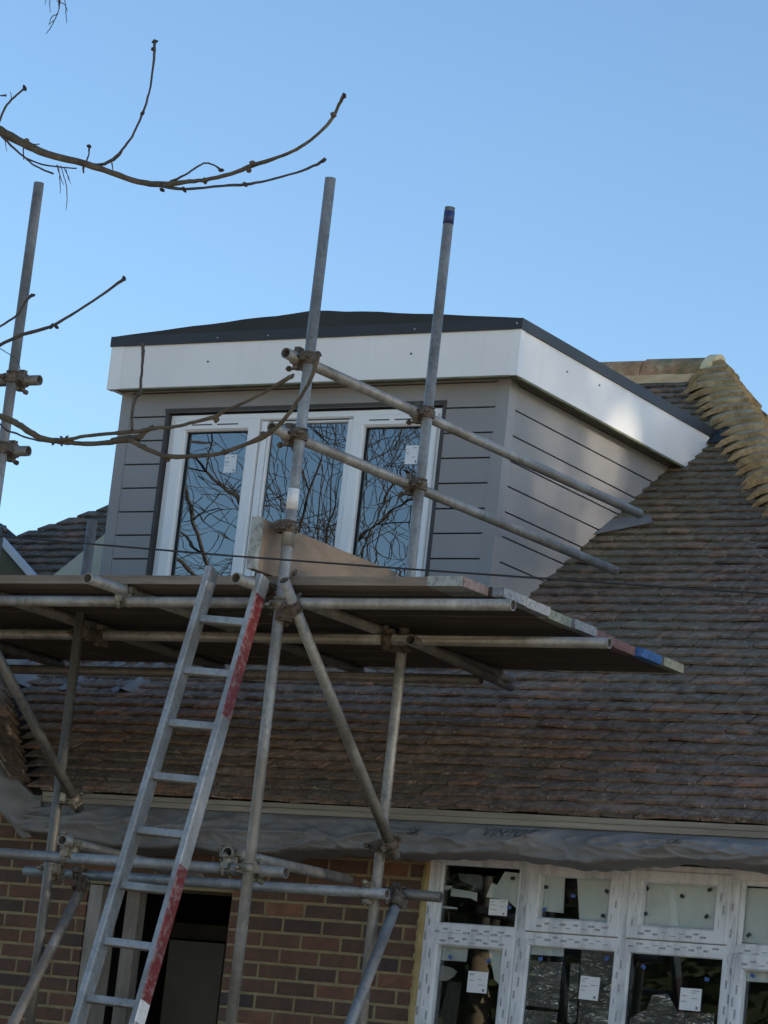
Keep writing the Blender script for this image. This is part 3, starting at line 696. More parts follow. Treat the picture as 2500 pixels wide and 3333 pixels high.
mb.box(FX0+.09, FX1-.05, FYd-.001, FYd+.019, 5.483, 5.4915); mb.box(FX1-.019, FX1+.001, FYd+.05, 16.0, 5.480, 5.4915)
sub('drip_edge', mb, M['soffit'], dormer)
TX0, TX1, TY = FX0-.010, FX1+.010, FYd-.010
mb = MB(); mb.box(TX0, TX1, TY, TY+.03, 5.738, 5.797); mb.box(TX1-.03, TX1, TY+.03, 16.75, 5.738, 5.797); mb.box(TX0, TX0+.03, TY+.03, 16.75, 5.738, 5.797)
sub('roof_edging', mb, M['rubber'], dormer)
mb = MB(); n = 24; prof = []
for i in range(n+1):
    x = TX0+.004+(TX1-TX0-.008)*i/n; t = (x+9.08)/(TX0+9.08) if x < -9.08 else (x+9.08)/(TX1+9.08)
    h = .097*(1-t**1.08)*(1+.04*math.sin(i*1.7)) if i not in (0, n) else 0
    prof.append((x, 5.7975+max(0, h)))
vs = [(x, TY+.006, 5.79) for x, z in prof]+[(x, TY+.006, z) for x, z in prof]+[(x, 17.4, z) for x, z in prof]
mb.add(vs, [(i, i+1, n+2+i, n+1+i) for i in range(n)]+[(n+1+i, n+2+i, 2*n+3+i, 2*n+2+i) for i in range(n)])
sub('roof_membrane', mb, M['rubber_top'], dormer)
for k_, (px, py, w_) in enumerate(((677, 1177, 0), (1338, 1151, 0), (1846, 1210, 1), (1951, 1254, 1))):
    q = onY(px, py, FYd-.001) if not w_ else onX(px, py, FX1+.001); d_ = Vector((0, -.003, 0)) if not w_ else Vector((.003, 0, 0)); mb = MB(); mb.cyl(q-d_, q+d_, .0055, 8); sub('fixing_pin', mb, M['darkpad'], dormer)
for (px, py) in ((708, 1099), (872, 1092), (1350, 1071), (1683, 1052)):
    q = onY(px, py, TY-.001); mb = MB(); mb.cyl(q-Vector((0, .002, 0)), q+Vector((0, .002, 0)), .004, 6); sub('fixing_pin', mb, M['whitepaint'], dormer)
# membrane dressed onto the main roof at the far end, a strip standing in for light streaks and a loose flap
mb = MB(); y0 = 15.98
mb.add([(-7.83, y0, roofz(y0)+.05), (-7.69, y0+.05, roofz(y0)+.075), (-7.67, y0+.28, roofz(y0+.30)+.06), (-7.85, y0+.45, roofz(y0+.45)+.05), (-7.82, y0+.10, 5.79)], [(0, 1, 2, 3), (0, 4, 1)])
sub('membrane_patch', mb, M['rubber'], dormer)
mb = MB()
q0 = onX(1965, 1745, DX1+.01); y0 = q0.y
mb.add([(DX1+.006, y0-.12, roofz(y0-.12)+.045), (DX1+.30, y0+.02, roofz(y0)+.06), (DX1+.23, y0+.10, roofz(y0+.1)+.05), (DX1+.006, y0+.10, roofz(y0+.1)+.03)], [(0, 1, 2, 3)])
sub('flashing_flap', mb, M['lead'], dormer)
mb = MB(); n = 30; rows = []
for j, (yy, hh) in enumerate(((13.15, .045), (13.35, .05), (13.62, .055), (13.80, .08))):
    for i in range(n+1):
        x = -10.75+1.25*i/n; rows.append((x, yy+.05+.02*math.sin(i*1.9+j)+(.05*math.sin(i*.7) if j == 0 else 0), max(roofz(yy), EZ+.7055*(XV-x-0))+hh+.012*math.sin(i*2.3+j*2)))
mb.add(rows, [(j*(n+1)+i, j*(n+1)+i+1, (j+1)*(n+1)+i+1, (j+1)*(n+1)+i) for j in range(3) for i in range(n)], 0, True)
sub('light_streak_strip', mb, M['felt'], dormer)  # strip shaped to imitate streaks of light on the roof under the platform
# dormer window
WYF = DY+.026
win = MB(); frame_rect(win, -10.084, -8.300, 4.20, 5.362, .04, WYF, .07)
for xm in (-9.448, -8.878): win.box(xm-.020, xm+.020, WYF+.003, WYF+.068, 4.24, 5.315)
dwin = sub('window_frame', win, M['upvc'], dormer, 'white three light dormer window frame')
def dsub(name, mb_, mat): return sub(name, mb_, mat, dormer)
for (x0, x1, ws) in ((-10.046, -9.477, (.076, .076, .06, .066)), (-8.866, -8.332, (.072, .062, .06, .066))):
    s_ = MB(); frame_rect(s_, x0, x1, 4.23, 5.332, 0, WYF-.014, .05, .011, 0, ws); dsub('sash', s_, M['upvc'])
for (x0, x1, z1, mt) in ((-9.97, -9.553, 5.266, 'glass_wavy'), (-9.428, -8.898, 5.315, 'glass_mid'), (-8.794, -8.394, 5.266, 'glass_wavy')):
    s_ = MB(); s_.box(x0, x1, WYF+.030, WYF+.036, 4.28, z1); dsub('pane', s_, M[mt])
    g_ = MB(); frame_rect(g_, x0-.004, x1+.004, 4.276, z1+.004, .010, WYF+.020, .008, .002); dsub('gasket', g_, M['black'])
s_ = MB(); frame_rect(s_, -9.426, -8.900, 4.24, 5.313, .012, WYF+.008, .02, .005); dsub('glazing_bead', s_, M['upvc'])
for (x0, x1) in ((-9.925, -9.79), (-9.755, -9.615), (-8.76, -8.635), (-8.60, -8.47)):
    s_ = MB(); s_.box(x0, x1, WYF-.0165, WYF-.0142, 5.297, 5.303); dsub('trickle_vent', s_, M['black'])
label(-9.706, -9.624, 5.032, 5.136, WYF+.028, dormer); label(-8.536, -8.452, 5.062, 5.165, WYF+.028, dormer)
s_ = MB(); s_.box(-8.4445, -8.4405, WYF+.027, WYF+.029, 4.9, 5.0); 

# ------------------------------------------------------------------ cream cheek and bargeboard left of the dormer
def slab(pts, th):
    m_ = MB(); n_ = len(pts); pts = [Vector(p) for p in pts]
    m_.add(pts+[p+Vector((0, th, 0)) for p in pts], [tuple(range(n_)), tuple(range(2*n_-1, n_-1, -1))]+[(k, k+n_, (k+1) % n_+n_, (k+1) % n_) for k in range(n_)]); return m_
Yc = 14.35
f0 = onY(6, 1722, 14.0); mb = MB(); mb.cyl(f0-Vector((0, 0, .45)), f0, .016, 12); mb.path([f0+Vector((-.06, 0, .005)), f0+Vector((.02, 0, .008)), f0+Vector((.034, 0, -.02))], [.016, .016, .014], 10); part('flue_pipe', mb, M['galv_dk'], house)
ca, cb = onY(150, 1890, Yc), onY(345, 1735, Yc); ex = cb-ca
part('render_cheek', slab([ca-ex*.3, cb+ex*.8, cb+ex*.8-Vector((0, 0, 1.2)), ca-ex*.3-Vector((0, 0, .5))], .10), M['render'], house, 'cream rendered cheek beside the dormer')
b0, b1, b2, b3 = onY(12, 1757, Yc), onY(120, 1879, Yc), onY(92, 1879, Yc), onY(8, 1780, Yc); dv = b1-b0
part('bargeboard', slab([b0-dv*.25, b1+dv*.8, b2+dv*.8, b3-dv*.25], .04), M['bargeboard'], house)
part('render_cheek', slab([b3-dv*.25+Vector((0, .045, 0)), b2+dv*.8+Vector((0, .045, 0)), b2+dv*.8+Vector((-.2, .045, -.5)), b3-dv*.25+Vector((-1.0, .045, -1.2)), b3+Vector((-1.0, .045, .5))], .1), M['olive'], house, 'olive cheek under the white bargeboard')

# ------------------------------------------------------------------ the scaffold
sc = thing('scaffold', 'galvanised tube scaffold with guard rails standing in front of the dormer', 'scaffold', (-8, 11.3, .5))
G = [M['galv'], M['galv_in']]; GD = [M['galv_dk'], M['galv_in']]
def tube(name, p0, p1, mats=G, label=None):
    mb_ = MB(); p0, p1 = Vector(p0), Vector(p1); d = p1-p0; a = d.normalized().orthogonal().normalized(); b = d.normalized().cross(a)
    mb_.tube(p0, p1); return part(name, mb_, mats, sc, label)
A, B, Cc, D = (-7.197, 10.80), (-7.20, 11.83), (-8.79, 10.80), (-8.80, 11.52)
sA = tube('standard', (-7.203, A[1], .5), (-7.193, A[1], 5.590)); sB = tube('standard', (-7.205, 11.84, .5), (-7.197, 11.828, 5.782))
sC = tube('standard', (-8.81, 10.80, .5), (-8.800, 10.80, 5.675)); sD = tube('standard', (-8.80, 11.55, .5), (-8.80, 11.53, 4.235), GD)
mb = MB(); mb.tube((-7.1972, 11.8285, 5.70), (-7.197, 11.8281, 5.762), .0252, .0243, mi=0, min_=0); sub('tape_band', mb, M['bluetape'], sB)
mb = MB(); mb.tube((-7.1955, 10.80, 4.11), (-7.1955, 10.80, 4.20), .0256, .0243, mi=0, min_=0)
sub('paint_patch', mb, M['whitepaint'], sA)
mb = MB(); mb.tube((-7.1965, 10.80, 3.95), (-7.196, 10.80, 4.10), .0275, .0243, mi=0, min_=0); sub('sleeve', mb, M['galv'], sA)
gr = [tube('guard_rail', (-7.252, 10.70, 4.777), (-7.252, 14.14, 4.846)), tube('guard_rail', (-7.252, 10.66, 4.438), (-7.252, 13.93, 4.498)),
      tube('guard_rail', (-8.695, 10.865, 4.745), (-12.2, 10.865, 4.76), GD), tube('guard_rail', (-8.705, 10.865, 4.412), (-12.2, 10.865, 4.43), GD)]
l1 = tube('ledger', (-12.2, 10.872, 3.718), (-6.11, 10.872, 3.718)); l2 = tube('ledger', (-12.2, 11.71, 3.718), (-6.09, 11.71, 3.718)); l3 = tube('ledger', (-12.2, 12.75, 3.718), (-7.30, 12.75, 3.718), GD)
for x, y0 in ((-8.07, 10.59), (-7.285, 10.575), (-8.88, 10.78), (-9.9, 10.7), (-11.2, 10.7)): tube('transom', (x, y0, 3.766), (x+(.02 if x > -8.5 else 0), 12.98, 3.766))
tube('transom', (-7.02, 11.6, 3.70), (-7.33, 13.10, 3.745), GD)
tube('brace', (-7.12, 10.69, 3.78), (-7.12, 11.835, 2.76)); tube('brace', (-7.12, 11.885, 2.553), (-7.12, 11.18, 1.17), [M['galv_blue'], M['galv_in']], 'bluish diagonal brace at the lower right')
tube('brace', (-8.73, 10.70, 3.60), (-8.73, 11.62, 2.875), GD); tube('brace', (-8.73, 11.74, 2.56), (-8.73, 11.18, 1.60), [M['galv_flaky'], M['galv_in']], 'diagonal brace with flaking white paint')
tube('ledger', (-12.2, 10.862, 2.60), (-7.055, 10.862, 2.573), [M['galv_blue'], M['galv_in']]); tube('ledger', (-9.11, 11.765, 2.585), (-7.10, 11.765, 2.588), [M['galv_blue'], M['galv_in']])
tube('ledger', (-7.27, 11.93, 2.612), (-6.955, 11.99, 2.608), GD)
tube('transom', (-8.17, 10.78, 2.646), (-8.30, 12.05, 2.632)); tube('transom', (-7.345, 10.84, 2.641), (-7.50, 12.08, 2.668))
# couplers
def coupler(pA, dA, pB, dB, mats, parent, k=1.0):
    pA, dA, pB, dB = Vector(pA), Vector(dA).normalized(), Vector(pB), Vector(dB).normalized(); mb_ = MB()
    for p, d in ((pA, dA), (pB, dB)):
        mb_.tube(p-d*.024, p+d*.024, .0305, .0245, 14, 0, 0); mb_.tube(p-d*.026, p-d*.019, .0335, .0245, 14, 0, 0); mb_.tube(p+d*.019, p+d*.026, .0335, .0245, 14, 0, 0)
    mid = (pA+pB)/2; ax = (pB-pA); L = max(.03, ax.length); ax = ax.normalized() if ax.length > 1e-4 else Vector((0, 1, 0)); o1 = ax.orthogonal().normalized(); o2 = ax.cross(o1)
    mb_.obox(mid, ax*.03, o1*.05, o2*.05)
    for p, d, s_ in ((pA, dA, 1), (pB, dB, -1)):
        for sgn in (1, -1):
            side = d.cross(ax).normalized()*sgn; c = p+side*.038
            mb_.obox(c, side*.022, ax*.026, d*.036)
            if sgn == s_:
                mb_.cyl(c-ax*.045+side*.006, c+ax*.055+side*.006, .0065, 8); mb_.cyl(c+ax*.034+side*.006, c+ax*.048+side*.006, .0125, 6); mb_.cyl(c-ax*.030+side*.006, c-ax*.02+side*.006, .012, 6)
    return part('coupler', mb_, mats, parent)
Cp, Cl = M['coupler'], M['coupler_lt']
Z = (0, 0, 1); Xx = (1, 0, 0); Yy = (0, 1, 0)
coupler((-7.197, 10.80, 4.779), Z, (-7.252, 10.80, 4.779), Yy, Cp, sc); coupler((-7.197, 10.80, 4.440), Z, (-7.252, 10.80, 4.440), Yy, Cp, sc)
coupler((-7.20, 11.83, 4.80), Z, (-7.252, 11.83, 4.80), Yy, Cp, sc); coupler((-7.20, 11.83, 4.461), Z, (-7.252, 11.83, 4.461), Yy, Cp, sc)
coupler((-8.80, 10.80, 4.746), Z, (-8.80, 10.865, 4.746), Xx, Cp, sc); coupler((-8.80, 10.80, 4.413), Z, (-8.80, 10.865, 4.413), Xx, Cp, sc)
coupler((-7.20, 10.80, 3.70), Z, (-7.20, 10.872, 3.718), Xx, Cl, sc); coupler((-8.81, 10.80, 3.718), Z, (-8.81, 10.872, 3.718), Xx, Cp, sc)
coupler((-7.197, 10.80, 4.035), Z, (-7.225, 10.80, 4.035), Z, Cp, sc)
bd = (0, 1.14, -1.02)
coupler((-7.12, 10.79, 3.69), bd, (-7.165, 10.80, 3.65), Z, Cp, sc); coupler((-7.12, 11.78, 2.81), bd, (-7.17, 11.83, 2.81), Z, Cp, sc)
coupler((-8.73, 11.57, 2.915), (0, .92, -.725), (-8.77, 11.55, 2.915), Z, Cl, sc)
coupler((-7.20, 10.80, 2.576), Z, (-7.20, 10.862, 2.576), Xx, Cl, sc); coupler((-7.205, 11.835, 2.588), Z, (-7.205, 11.775, 2.588), Xx, Cl, sc); coupler((-8.80, 11.55, 2.585), Z, (-8.80, 11.60, 2.585), Xx, Cl, sc)
coupler((-8.065, 10.872, 3.725), Xx, (-8.068, 10.872, 3.766), Yy, Cl, sc); coupler((-7.28, 10.872, 3.725), Xx, (-7.283, 10.80, 3.766), Yy, Cp, sc)
coupler((-8.18, 10.862, 2.594), Xx, (-8.18, 10.862, 2.644), Yy, Cl, sc); coupler((-7.345, 10.87, 2.578), Xx, (-7.35, 10.88, 2.64), Yy, Cl, sc)
coupler((-8.75, 11.72, 2.585), Xx, (-8.73, 11.70, 2.53), (0, .56, .96), Cp, sc); coupler((-7.14, 11.93, 2.61), Xx, (-7.12, 11.885, 2.57), (0, .66, 1.3), Cp, sc)
coupler((-7.205, 11.835, 2.80), Z, (-7.205, 11.83, 2.80), Z, Cp, sc)
coupler((-7.20, 11.80, 3.70), Z, (-7.20, 11.71, 3.718), Xx, Cp, sc); coupler((-8.80, 11.55, 3.70), Z, (-8.80, 11.71, 3.718), Xx, Cp, sc)
mb = MB(); mb.tube((-7.20, 11.83, 3.834), (-7.20, 11.83, 3.85), .045, .0245, 16, 0, 0); mb.obox((-7.20, 11.83, 3.86), Vector((.09, 0, 0)), Vector((0, .05, 0)), Vector((0, 0, .02))); part('coupler', mb, Cp, sc)

# boards
ends = [-6.34, -6.275, -6.285, -6.30, -6.29, -6.315, -6.325, -6.30, -6.295]
bands = ['band_pink', 'band_white', 'band_white', 'band_green', 'band_white', 'band_red', 'band_red', 'band_blue', 'band_green']
names = ['front board of the platform with a pinkish rusty end band', 'second board from the platform front, whitish end band showing past the front tube',
         'third platform board from the front with a speckled whitish end band', 'fourth platform board, mossy green and white end band',
         'fifth platform board, middle of the nine, pale end band', 'sixth platform board, faded red end just behind the inner tube end',
         'seventh platform board with a faded red end band', 'platform board with a bright blue end band', 'rearmost platform board next to the roof tiles with pale mossy end']
BZ0, BZ1 = 3.7915, 3.829
for i, (xe, bn, nm) in enumerate(zip(ends, bands, names)):
    y0 = 10.840+i*.2265; t = thing('scaffold_board', nm, 'scaffold board', (xe, y0+.11, BZ0), 'boards of the scaffold platform')
    x0 = -11.6; dz = random.uniform(-.003, .002) if i else 0; y1 = y0+random.uniform(.217, .221)
    mb = MB(); n_ = 40; vs = []
    for k in range(n_+1):
        x = x0+(xe-.002-x0)*k/n_; w = .0012*math.sin(x*2.1+i*2)+dz
        vs += [(x, y0, BZ0+w), (x, y1, BZ0+w), (x, y1, BZ1+w), (x, y0, BZ1+w)]
    fs = [(4*k+a, 4*k+(a+1) % 4, 4*k+4+(a+1) % 4, 4*k+4+a) for k in range(n_) for a in range(4)]+[(0, 3, 2, 1), (4*n_, 4*n_+1, 4*n_+2, 4*n_+3)]
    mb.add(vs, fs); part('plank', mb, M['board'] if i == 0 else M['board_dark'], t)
    mb = MB(); e = .0015
    ln = .17 if i == 0 else .05
    mb.box(xe-.002, xe+.0015, y0+.004, y1-.004, BZ0-e+dz, BZ1+e+dz, 0); mb.box(xe-ln, xe-.002, y0-e, y0+.0005, BZ0-e+dz, BZ1+e+dz, 1); mb.box(xe-ln, xe-.002, y0, y1, BZ0-e+dz-.0005, BZ0-e+dz, 1); mb.box(xe-ln, xe-.002, y0, y1, BZ1+e+dz, BZ1+e+dz+.001, 1)
    part('end_band', mb, [M[bn], M['band_zinc'] if i == 0 else M[bn]], t)
# toe board between the two end standards
t = thing('toe_board', 'brown plywood toe board on edge closing the platform end beside the window', 'toe board', (-7.29, 11.2, BZ1))
mb = MB(); X0, X1 = -7.322, -7.284
mb.add([(x, y, z) for x in (X0, X1) for (y, z) in ((10.70, 3.832), (11.86, 3.832), (11.86, 4.056), (10.70, 4.056))], [(0, 1, 2, 3), (7, 6, 5, 4), (1, 5, 6, 2), (2, 6, 7, 3), (0, 4, 5, 1)], 0)
part('panel', mb, M['ply'], t)
mb = MB(); mb.box(X0-.0015, X1+.0015, 10.697, 10.70, 3.832, 4.058); mb.box(X1, X1+.0015, 10.70, 10.73, 3.832, 4.058); part('end_band', mb, M['band_zinc'], t)
t = tag(MB().obox((-7.262, 11.30, 3.875), Vector((.012, 0, 0)), Vector((0, .62, -.0)), Vector((0, 0, .03))).build('timber_offcut', M['board']), 'thin dark timber strip lying against the brown toe board', 'timber strip')
t.rotation_mode = 'XYZ'

# ------------------------------------------------------------------ ladder
lt, lb_ = Vector((-7.521, 10.735, 3.835)), Vector((-7.477, 10.12, 1.855))
rt, rb_ = Vector((-7.256, 10.735, 3.80)), Vector((-7.190, 10.12, 1.877))
dL = (lb_-lt); dR = (rb_-rt)
lad = thing('ladder', 'grey aluminium ladder with a red painted right side leaning on the scaffold', 'ladder', (-7.35, 9.7, .5))
def stile(top, d, ts, parent):
    """ts: list of (t0, t1, material of the outer side); t along d"""
    un = d.normalized(); ax = Vector((1, 0, 0)); ax = (ax-un*ax.dot(un)).normalized(); ay = un.cross(ax).normalized()
    if ay.y > 0: ay = -ay
    mb_ = MB(); prof = [(-.014, -.033), (.014, -.033), (.014, .033), (-.014, .033)]
    prof = [(-.016, .030), (-.012, .036), (.012, .036), (.016, .030), (.016, -.030), (.012, -.036), (-.012, -.036), (-.016, -.030)]
    cuts = sorted({0, 1.72}|{a for t_ in ts for a in t_[:2]}); vs = []
    for c in cuts:
        for (a, b) in prof: vs.append(top+d*c+ax*a+ay*b)
    o = len(prof); fs = []; ms = []
    mb_.v = [tuple(v) for v in vs]
    for i in range(len(cuts)-1):
        m_ = 0
        for (a, b, k) in ts:
            if cuts[i] >= a-1e-6 and cuts[i+1] <= b+1e-6: m_ = k
        for k in range(o):
            mb_.f.append([i*o+k, i*o+(k+1) % o, (i+1)*o+(k+1) % o, (i+1)*o+k]); mb_.mi.append(m_ if k in (2, 3, 4) else 0); mb_.sm.append(False)
    mb_.f.append(list(range(o))); mb_.mi.append(0); mb_.sm.append(False)
    return part('stile', mb_, [M['alu'], M['red'], M['whitepaint']], parent), ax, ay, un
stile(lt, dL, [], lad)
s2, ax, ay, un = stile(rt, dR, [(.045, .33, 1), (.665, .955, 1), (.955, 1.0, 2)], lad); s2['label'] = 'right stile with scuffed red paint'
Lt = dL.length
for k in range(14):
    s_ = .2395+.2462*k; f_ = s_/Lt; a = lt+dL*f_; b = rt+dR*(f_+.0); b = rt+dR*((s_-.02)/dR.length); ra = (b-a)
    mb = MB(); u2 = ra.normalized(); fw = u2.cross(un).normalized(); mb.obox((a+b)/2, u2*(ra.length-.030), fw*.028, un*.034)
    bm_ = mb.build('rung', M['alu'], lad); off = lad.location; bm_.location = -off
    bv = bm_.modifiers.new('bevel', 'BEVEL'); bv.width = .005; bv.segments = 2

# ------------------------------------------------------------------ overhead cable
mb = MB(); pts = []
for (x, y) in ((-260, 1722), (0, 1745), (300, 1771), (750, 1809), (1300, 1850), (1700, 1878), (2000, 1899), (2500, 1933), (2760, 1950)): pts.append(onY(x, y, 9.0))
a = pts[0]; pts = [Vector((-22, 9.9, 4.9)), a+Vector((-4, .25, .45))]+pts+[pts[-1]+Vector((4, -.2, -.14)), Vector((8, 8.2, 3.2))]
mb.path(pts, [.0035]*len(pts), 6); tag(mb.build('cable', M['cable']), 'thin black overhead cable crossing in front of the scaffold', 'cable')

# ------------------------------------------------------------------ trees
def wob(p, a): return p+Vector([random.uniform(-a, a) for _ in range(3)])
def grow(mbx, p, d, L, r, depth, spread=.55, up=.12, nmin=.004, wob_=.2, n_=4, last=4):
    pts = [p]; rs = [r]; d = d.normalized(); q = p
    for i in range(n_):
        d = (d+Vector([random.uniform(-wob_, wob_) for _ in range(3)])+Vector((0, 0, up*.35))).normalized(); q = q+d*L/n_; pts.append(q); rs.append(max(nmin, r*(1-.5*(i+1)/n_)))
    mbx.path(pts, rs, 7 if r > .03 else 5, 0, False)
    if depth == 0: return
    kids = 3 if depth > 1 else last
    for k in range(kids):
        i = n_ if k == 0 else random.randint(2, n_); a = d.orthogonal().normalized(); a.rotate(Matrix.Rotation(random.uniform(0, 6.28), 3, d))
        nd = (d*(1 if k else 1.4)+a*spread*random.uniform(.7, 1.5)).normalized(); grow(mbx, pts[i], nd, L*random.uniform(.62, .85), rs[i]*random.uniform(.55, .8), depth-1, spread, up, nmin, wob_, n_, last)

YB = 9.3
def bpath(pts, rs, scale, off=(0, 0), sway=0.0, y0=YB, pre=None):
    n_ = len(pts); out = []
    for i, (x, y) in enumerate(pts):
        out.append(onY(off[0]+x*scale, off[1]+y*scale, y0+sway*math.sin(i*1.3)))
    # smooth
    def cr(P0, P1, P2, P3, t): return .5*((2*P1)+(-P0+P2)*t+(2*P0-5*P1+4*P2-P3)*t*t+(-P0+3*P1-3*P2+P3)*t**3)
    o2, r2 = [], []
    for i in range(n_-1):
        P0, P1, P2, P3 = out[max(0, i-1)], out[i], out[i+1], out[min(n_-1, i+2)]
        for k in range(4):
            t = k/4; o2.append(cr(P0, P1, P2, P3, t)+Vector([random.uniform(-.0012, .0012) for _ in range(3)])); r2.append((rs[i]*(1-t)+rs[i+1]*t)*random.uniform(.93, 1.07))
    o2.append(out[-1]); r2.append(rs[-1])
    if pre: o2 = [Vector(p) for p, _ in pre]+o2; r2 = [q for _, q in pre]+r2
    return o2, r2
PXM = 9.9/10084.0     # metres per photo pixel at that distance
tree = thing('bare_tree', 'leafless tree at the left edge whose bare branches reach across the scaffold', 'tree', (-9.6, 9.0, .45))
trunk = MB(); tp = [Vector((-9.6, 9.0, .3)), Vector((-9.62, 9.02, 1.2)), Vector((-9.55, 9.05, 2.6)), Vector((-9.6, 9.0, 4.2)), Vector((-9.7, 9.1, 5.6)), Vector((-9.75, 9.05, 7.4))]
trunk.path(tp, [.17, .14, .125, .11, .09, .06], 14); part('trunk', trunk, M['bark'], tree)
def branch(segs, label=None):
    mb_ = MB()
    for (pts, rs, mi) in segs: mb_.path(pts, rs, 8, mi)
    return part('branch', mb_, [M['bark'], M['bark2'], M['bud']], tree, label)
def nodes(segs, where, scale, off, r, mi=0, ln=.012):
    for (x, y) in where:
        p = onY(off[0]+x*scale, off[1]+y*scale, YB); d = Vector((random.uniform(-1, 1), random.uniform(-.5, .5), random.uniform(-1, 1))).normalized()
        segs.append(([p-d*ln, p-d*ln*.3, p+d*ln*.5, p+d*ln*1.3], [r*.5, r*1.25, r*1.15, r*.25], mi))
s1 = .7535
def R(px, sc_=s1): return px*sc_*PXM*.5
segs = []
a_ = bpath([(-40, 545), (0, 565), (100, 618), (200, 665), (370, 708), (480, 745), (600, 785), (700, 797), (800, 785), (880, 778), (1000, 750), (1090, 715), (1200, 680), (1280, 645), (1360, 590), (1430, 520), (1465, 450), (1487, 408)],
           [R(52), R(52), R(46), R(42), R(36), R(32), R(30), R(34), R(24), R(22), R(22), R(26), R(18), R(17), R(16), R(17), R(18), R(22)], s1, (0, 0), .03, pre=[((-9.6, 9.0, 5.2), .06), ((-9.1, 9.1, 5.55), .05), ((-8.4, 9.2, 5.55), .042), ((-7.95, 9.25, 5.38), .036)])
segs.append((*a_, 0))
segs.append((*bpath([(690, 800), (800, 816), (960, 802), (1060, 797), (1150, 780), (1280, 745), (1370, 710), (1405, 685)], [R(22), R(15), R(14), R(18), R(12), R(12), R(15), R(15)], s1), 1))
segs.append((*bpath([(735, 785), (800, 755), (850, 722), (890, 704), (930, 716), (955, 738)], [R(14), R(11), R(10), R(9), R(9), R(13)], s1), 1))
segs.append((*bpath([(400, 712), (450, 708), (500, 680), (530, 645), (570, 590), (615, 490), (645, 400), (660, 300), (667, 215), (668, 172)], [R(18), R(18), R(22), R(13), R(12), R(13), R(11), R(12), R(15), R(17)], s1), 1))
segs.append((*bpath([(482, 690), (487, 735)], [R(10), R(5)], s1), 0)); segs.append((*bpath([(373, 702), (384, 660), (385, 630)], [R(9), R(8), R(14)], s1), 1))
segs.append((*bpath([(-30, 560), (0, 520), (22, 465), (60, 420), (108, 380)], [R(14), R(12), R(12), R(11), R(12)], s1), 1)); segs.append((*bpath([(50, 430), (45, 395)], [R(6), R(3)], s1), 1))
segs.append((*bpath([(10, 590), (60, 640), (110, 682), (150, 716), (230, 750)], [R(14), R(12), R(11), R(9), R(11)], s1), 1)); segs.append((*bpath([(108, 680), (180, 710), (250, 720), (330, 727)], [R(9), R(9), R(8), R(8)], s1), 1))
segs.append((*bpath([(100, 640), (103, 690)], [R(9), R(5)], s1), 1)); segs.append((*bpath([(-40, 413), (0, 412), (25, 412)], [R(6), R(7), R(14)], s1), 1))
segs.append((*bpath([(20, 600), (30, 655)], [R(6), R(2)], s1), 1)); segs.append((*bpath([(120, 625), (170, 622)], [R(4), R(7)], s1), 1)); segs.append((*bpath([(360, 720), (360, 748)], [R(13), R(8)], s1), 0))
nodes(segs, [(115, 608), (690, 798), (740, 795), (885, 780), (1075, 735), (1092, 705), (1440, 495)], s1, (0, 0), R(24), 0)
nodes(segs, [(700, 820), (1060, 797), (615, 490), (668, 180), (660, 212), (1487, 412), (1395, 695), (955, 735), (385, 632), (107, 381), (795, 818)], s1, (0, 0), R(17), 2)
branch(segs, 'upper branch curving up to a fat bud')
# fine hanging strands
segs = []
for pts in ([(250, 712), (256, 745), (260, 790), (261, 835)], [(262, 715), (275, 760), (286, 800), (290, 850), (285, 908)], [(275, 725), (292, 755), (305, 795)], [(245, 715), (262, 770), (275, 800)], [(285, 730), (296, 780)],
            [(262, -40), (258, 20), (248, 60), (232, 95), (215, 125), (197, 148)], [(235, -40), (215, 0), (218, 55)], [(275, -30), (283, 30), (285, 60), (288, 100)], [(250, 50), (235, 85), (210, 105)], [(245, 5), (280, 20), (292, 50)], [(200, -10), (195, 20)], [(250, 60), (222, 75), (212, 110)]):
    n_ = len(pts); segs.append((*bpath(pts, [R(5)]*(n_-1)+[R(2.5)], s1), 1))
segs.append((*bpath([(300, -120), (275, -60), (258, -10), (255, 40)], [R(22), R(18), R(13), R(6)], s1, pre=[((-9.7, 9.05, 6.9), .04), ((-8.6, 9.2, 6.75), .03), ((-7.8, 9.28, 6.35), .022)]), 1))
branch(segs, 'fine hanging twigs')
# middle left twigs
D2 = 1.507; segs = []
def r2(px): return px*D2*PXM*.5
segs.append((*bpath([(-30, 755), (0, 745), (50, 722), (110, 705), (170, 670), (230, 630), (270, 600)], [r2(10), r2(10), r2(10), r2(9), r2(7), r2(7), r2(10)], D2, pre=[((-9.6, 9.02, 4.3), .04), ((-8.7, 9.1, 4.7), .03), ((-7.9, 9.25, 4.9), .018)]), 1))
segs.append((*bpath([(-20, 722), (0, 705), (38, 680), (52, 655), (70, 636)], [r2(6), r2(6), r2(6), r2(6), r2(9)], D2, pre=[((-7.9, 9.25, 4.93), .015)]), 1))
segs.append((*bpath([(0, 752), (20, 765), (38, 780), (45, 800), (62, 818)], [r2(2.5)]*5, D2), 1))
nodes(segs, [(268, 601), (112, 704), (122, 706), (70, 638)], D2, (0, 0), r2(8), 2); branch(segs)
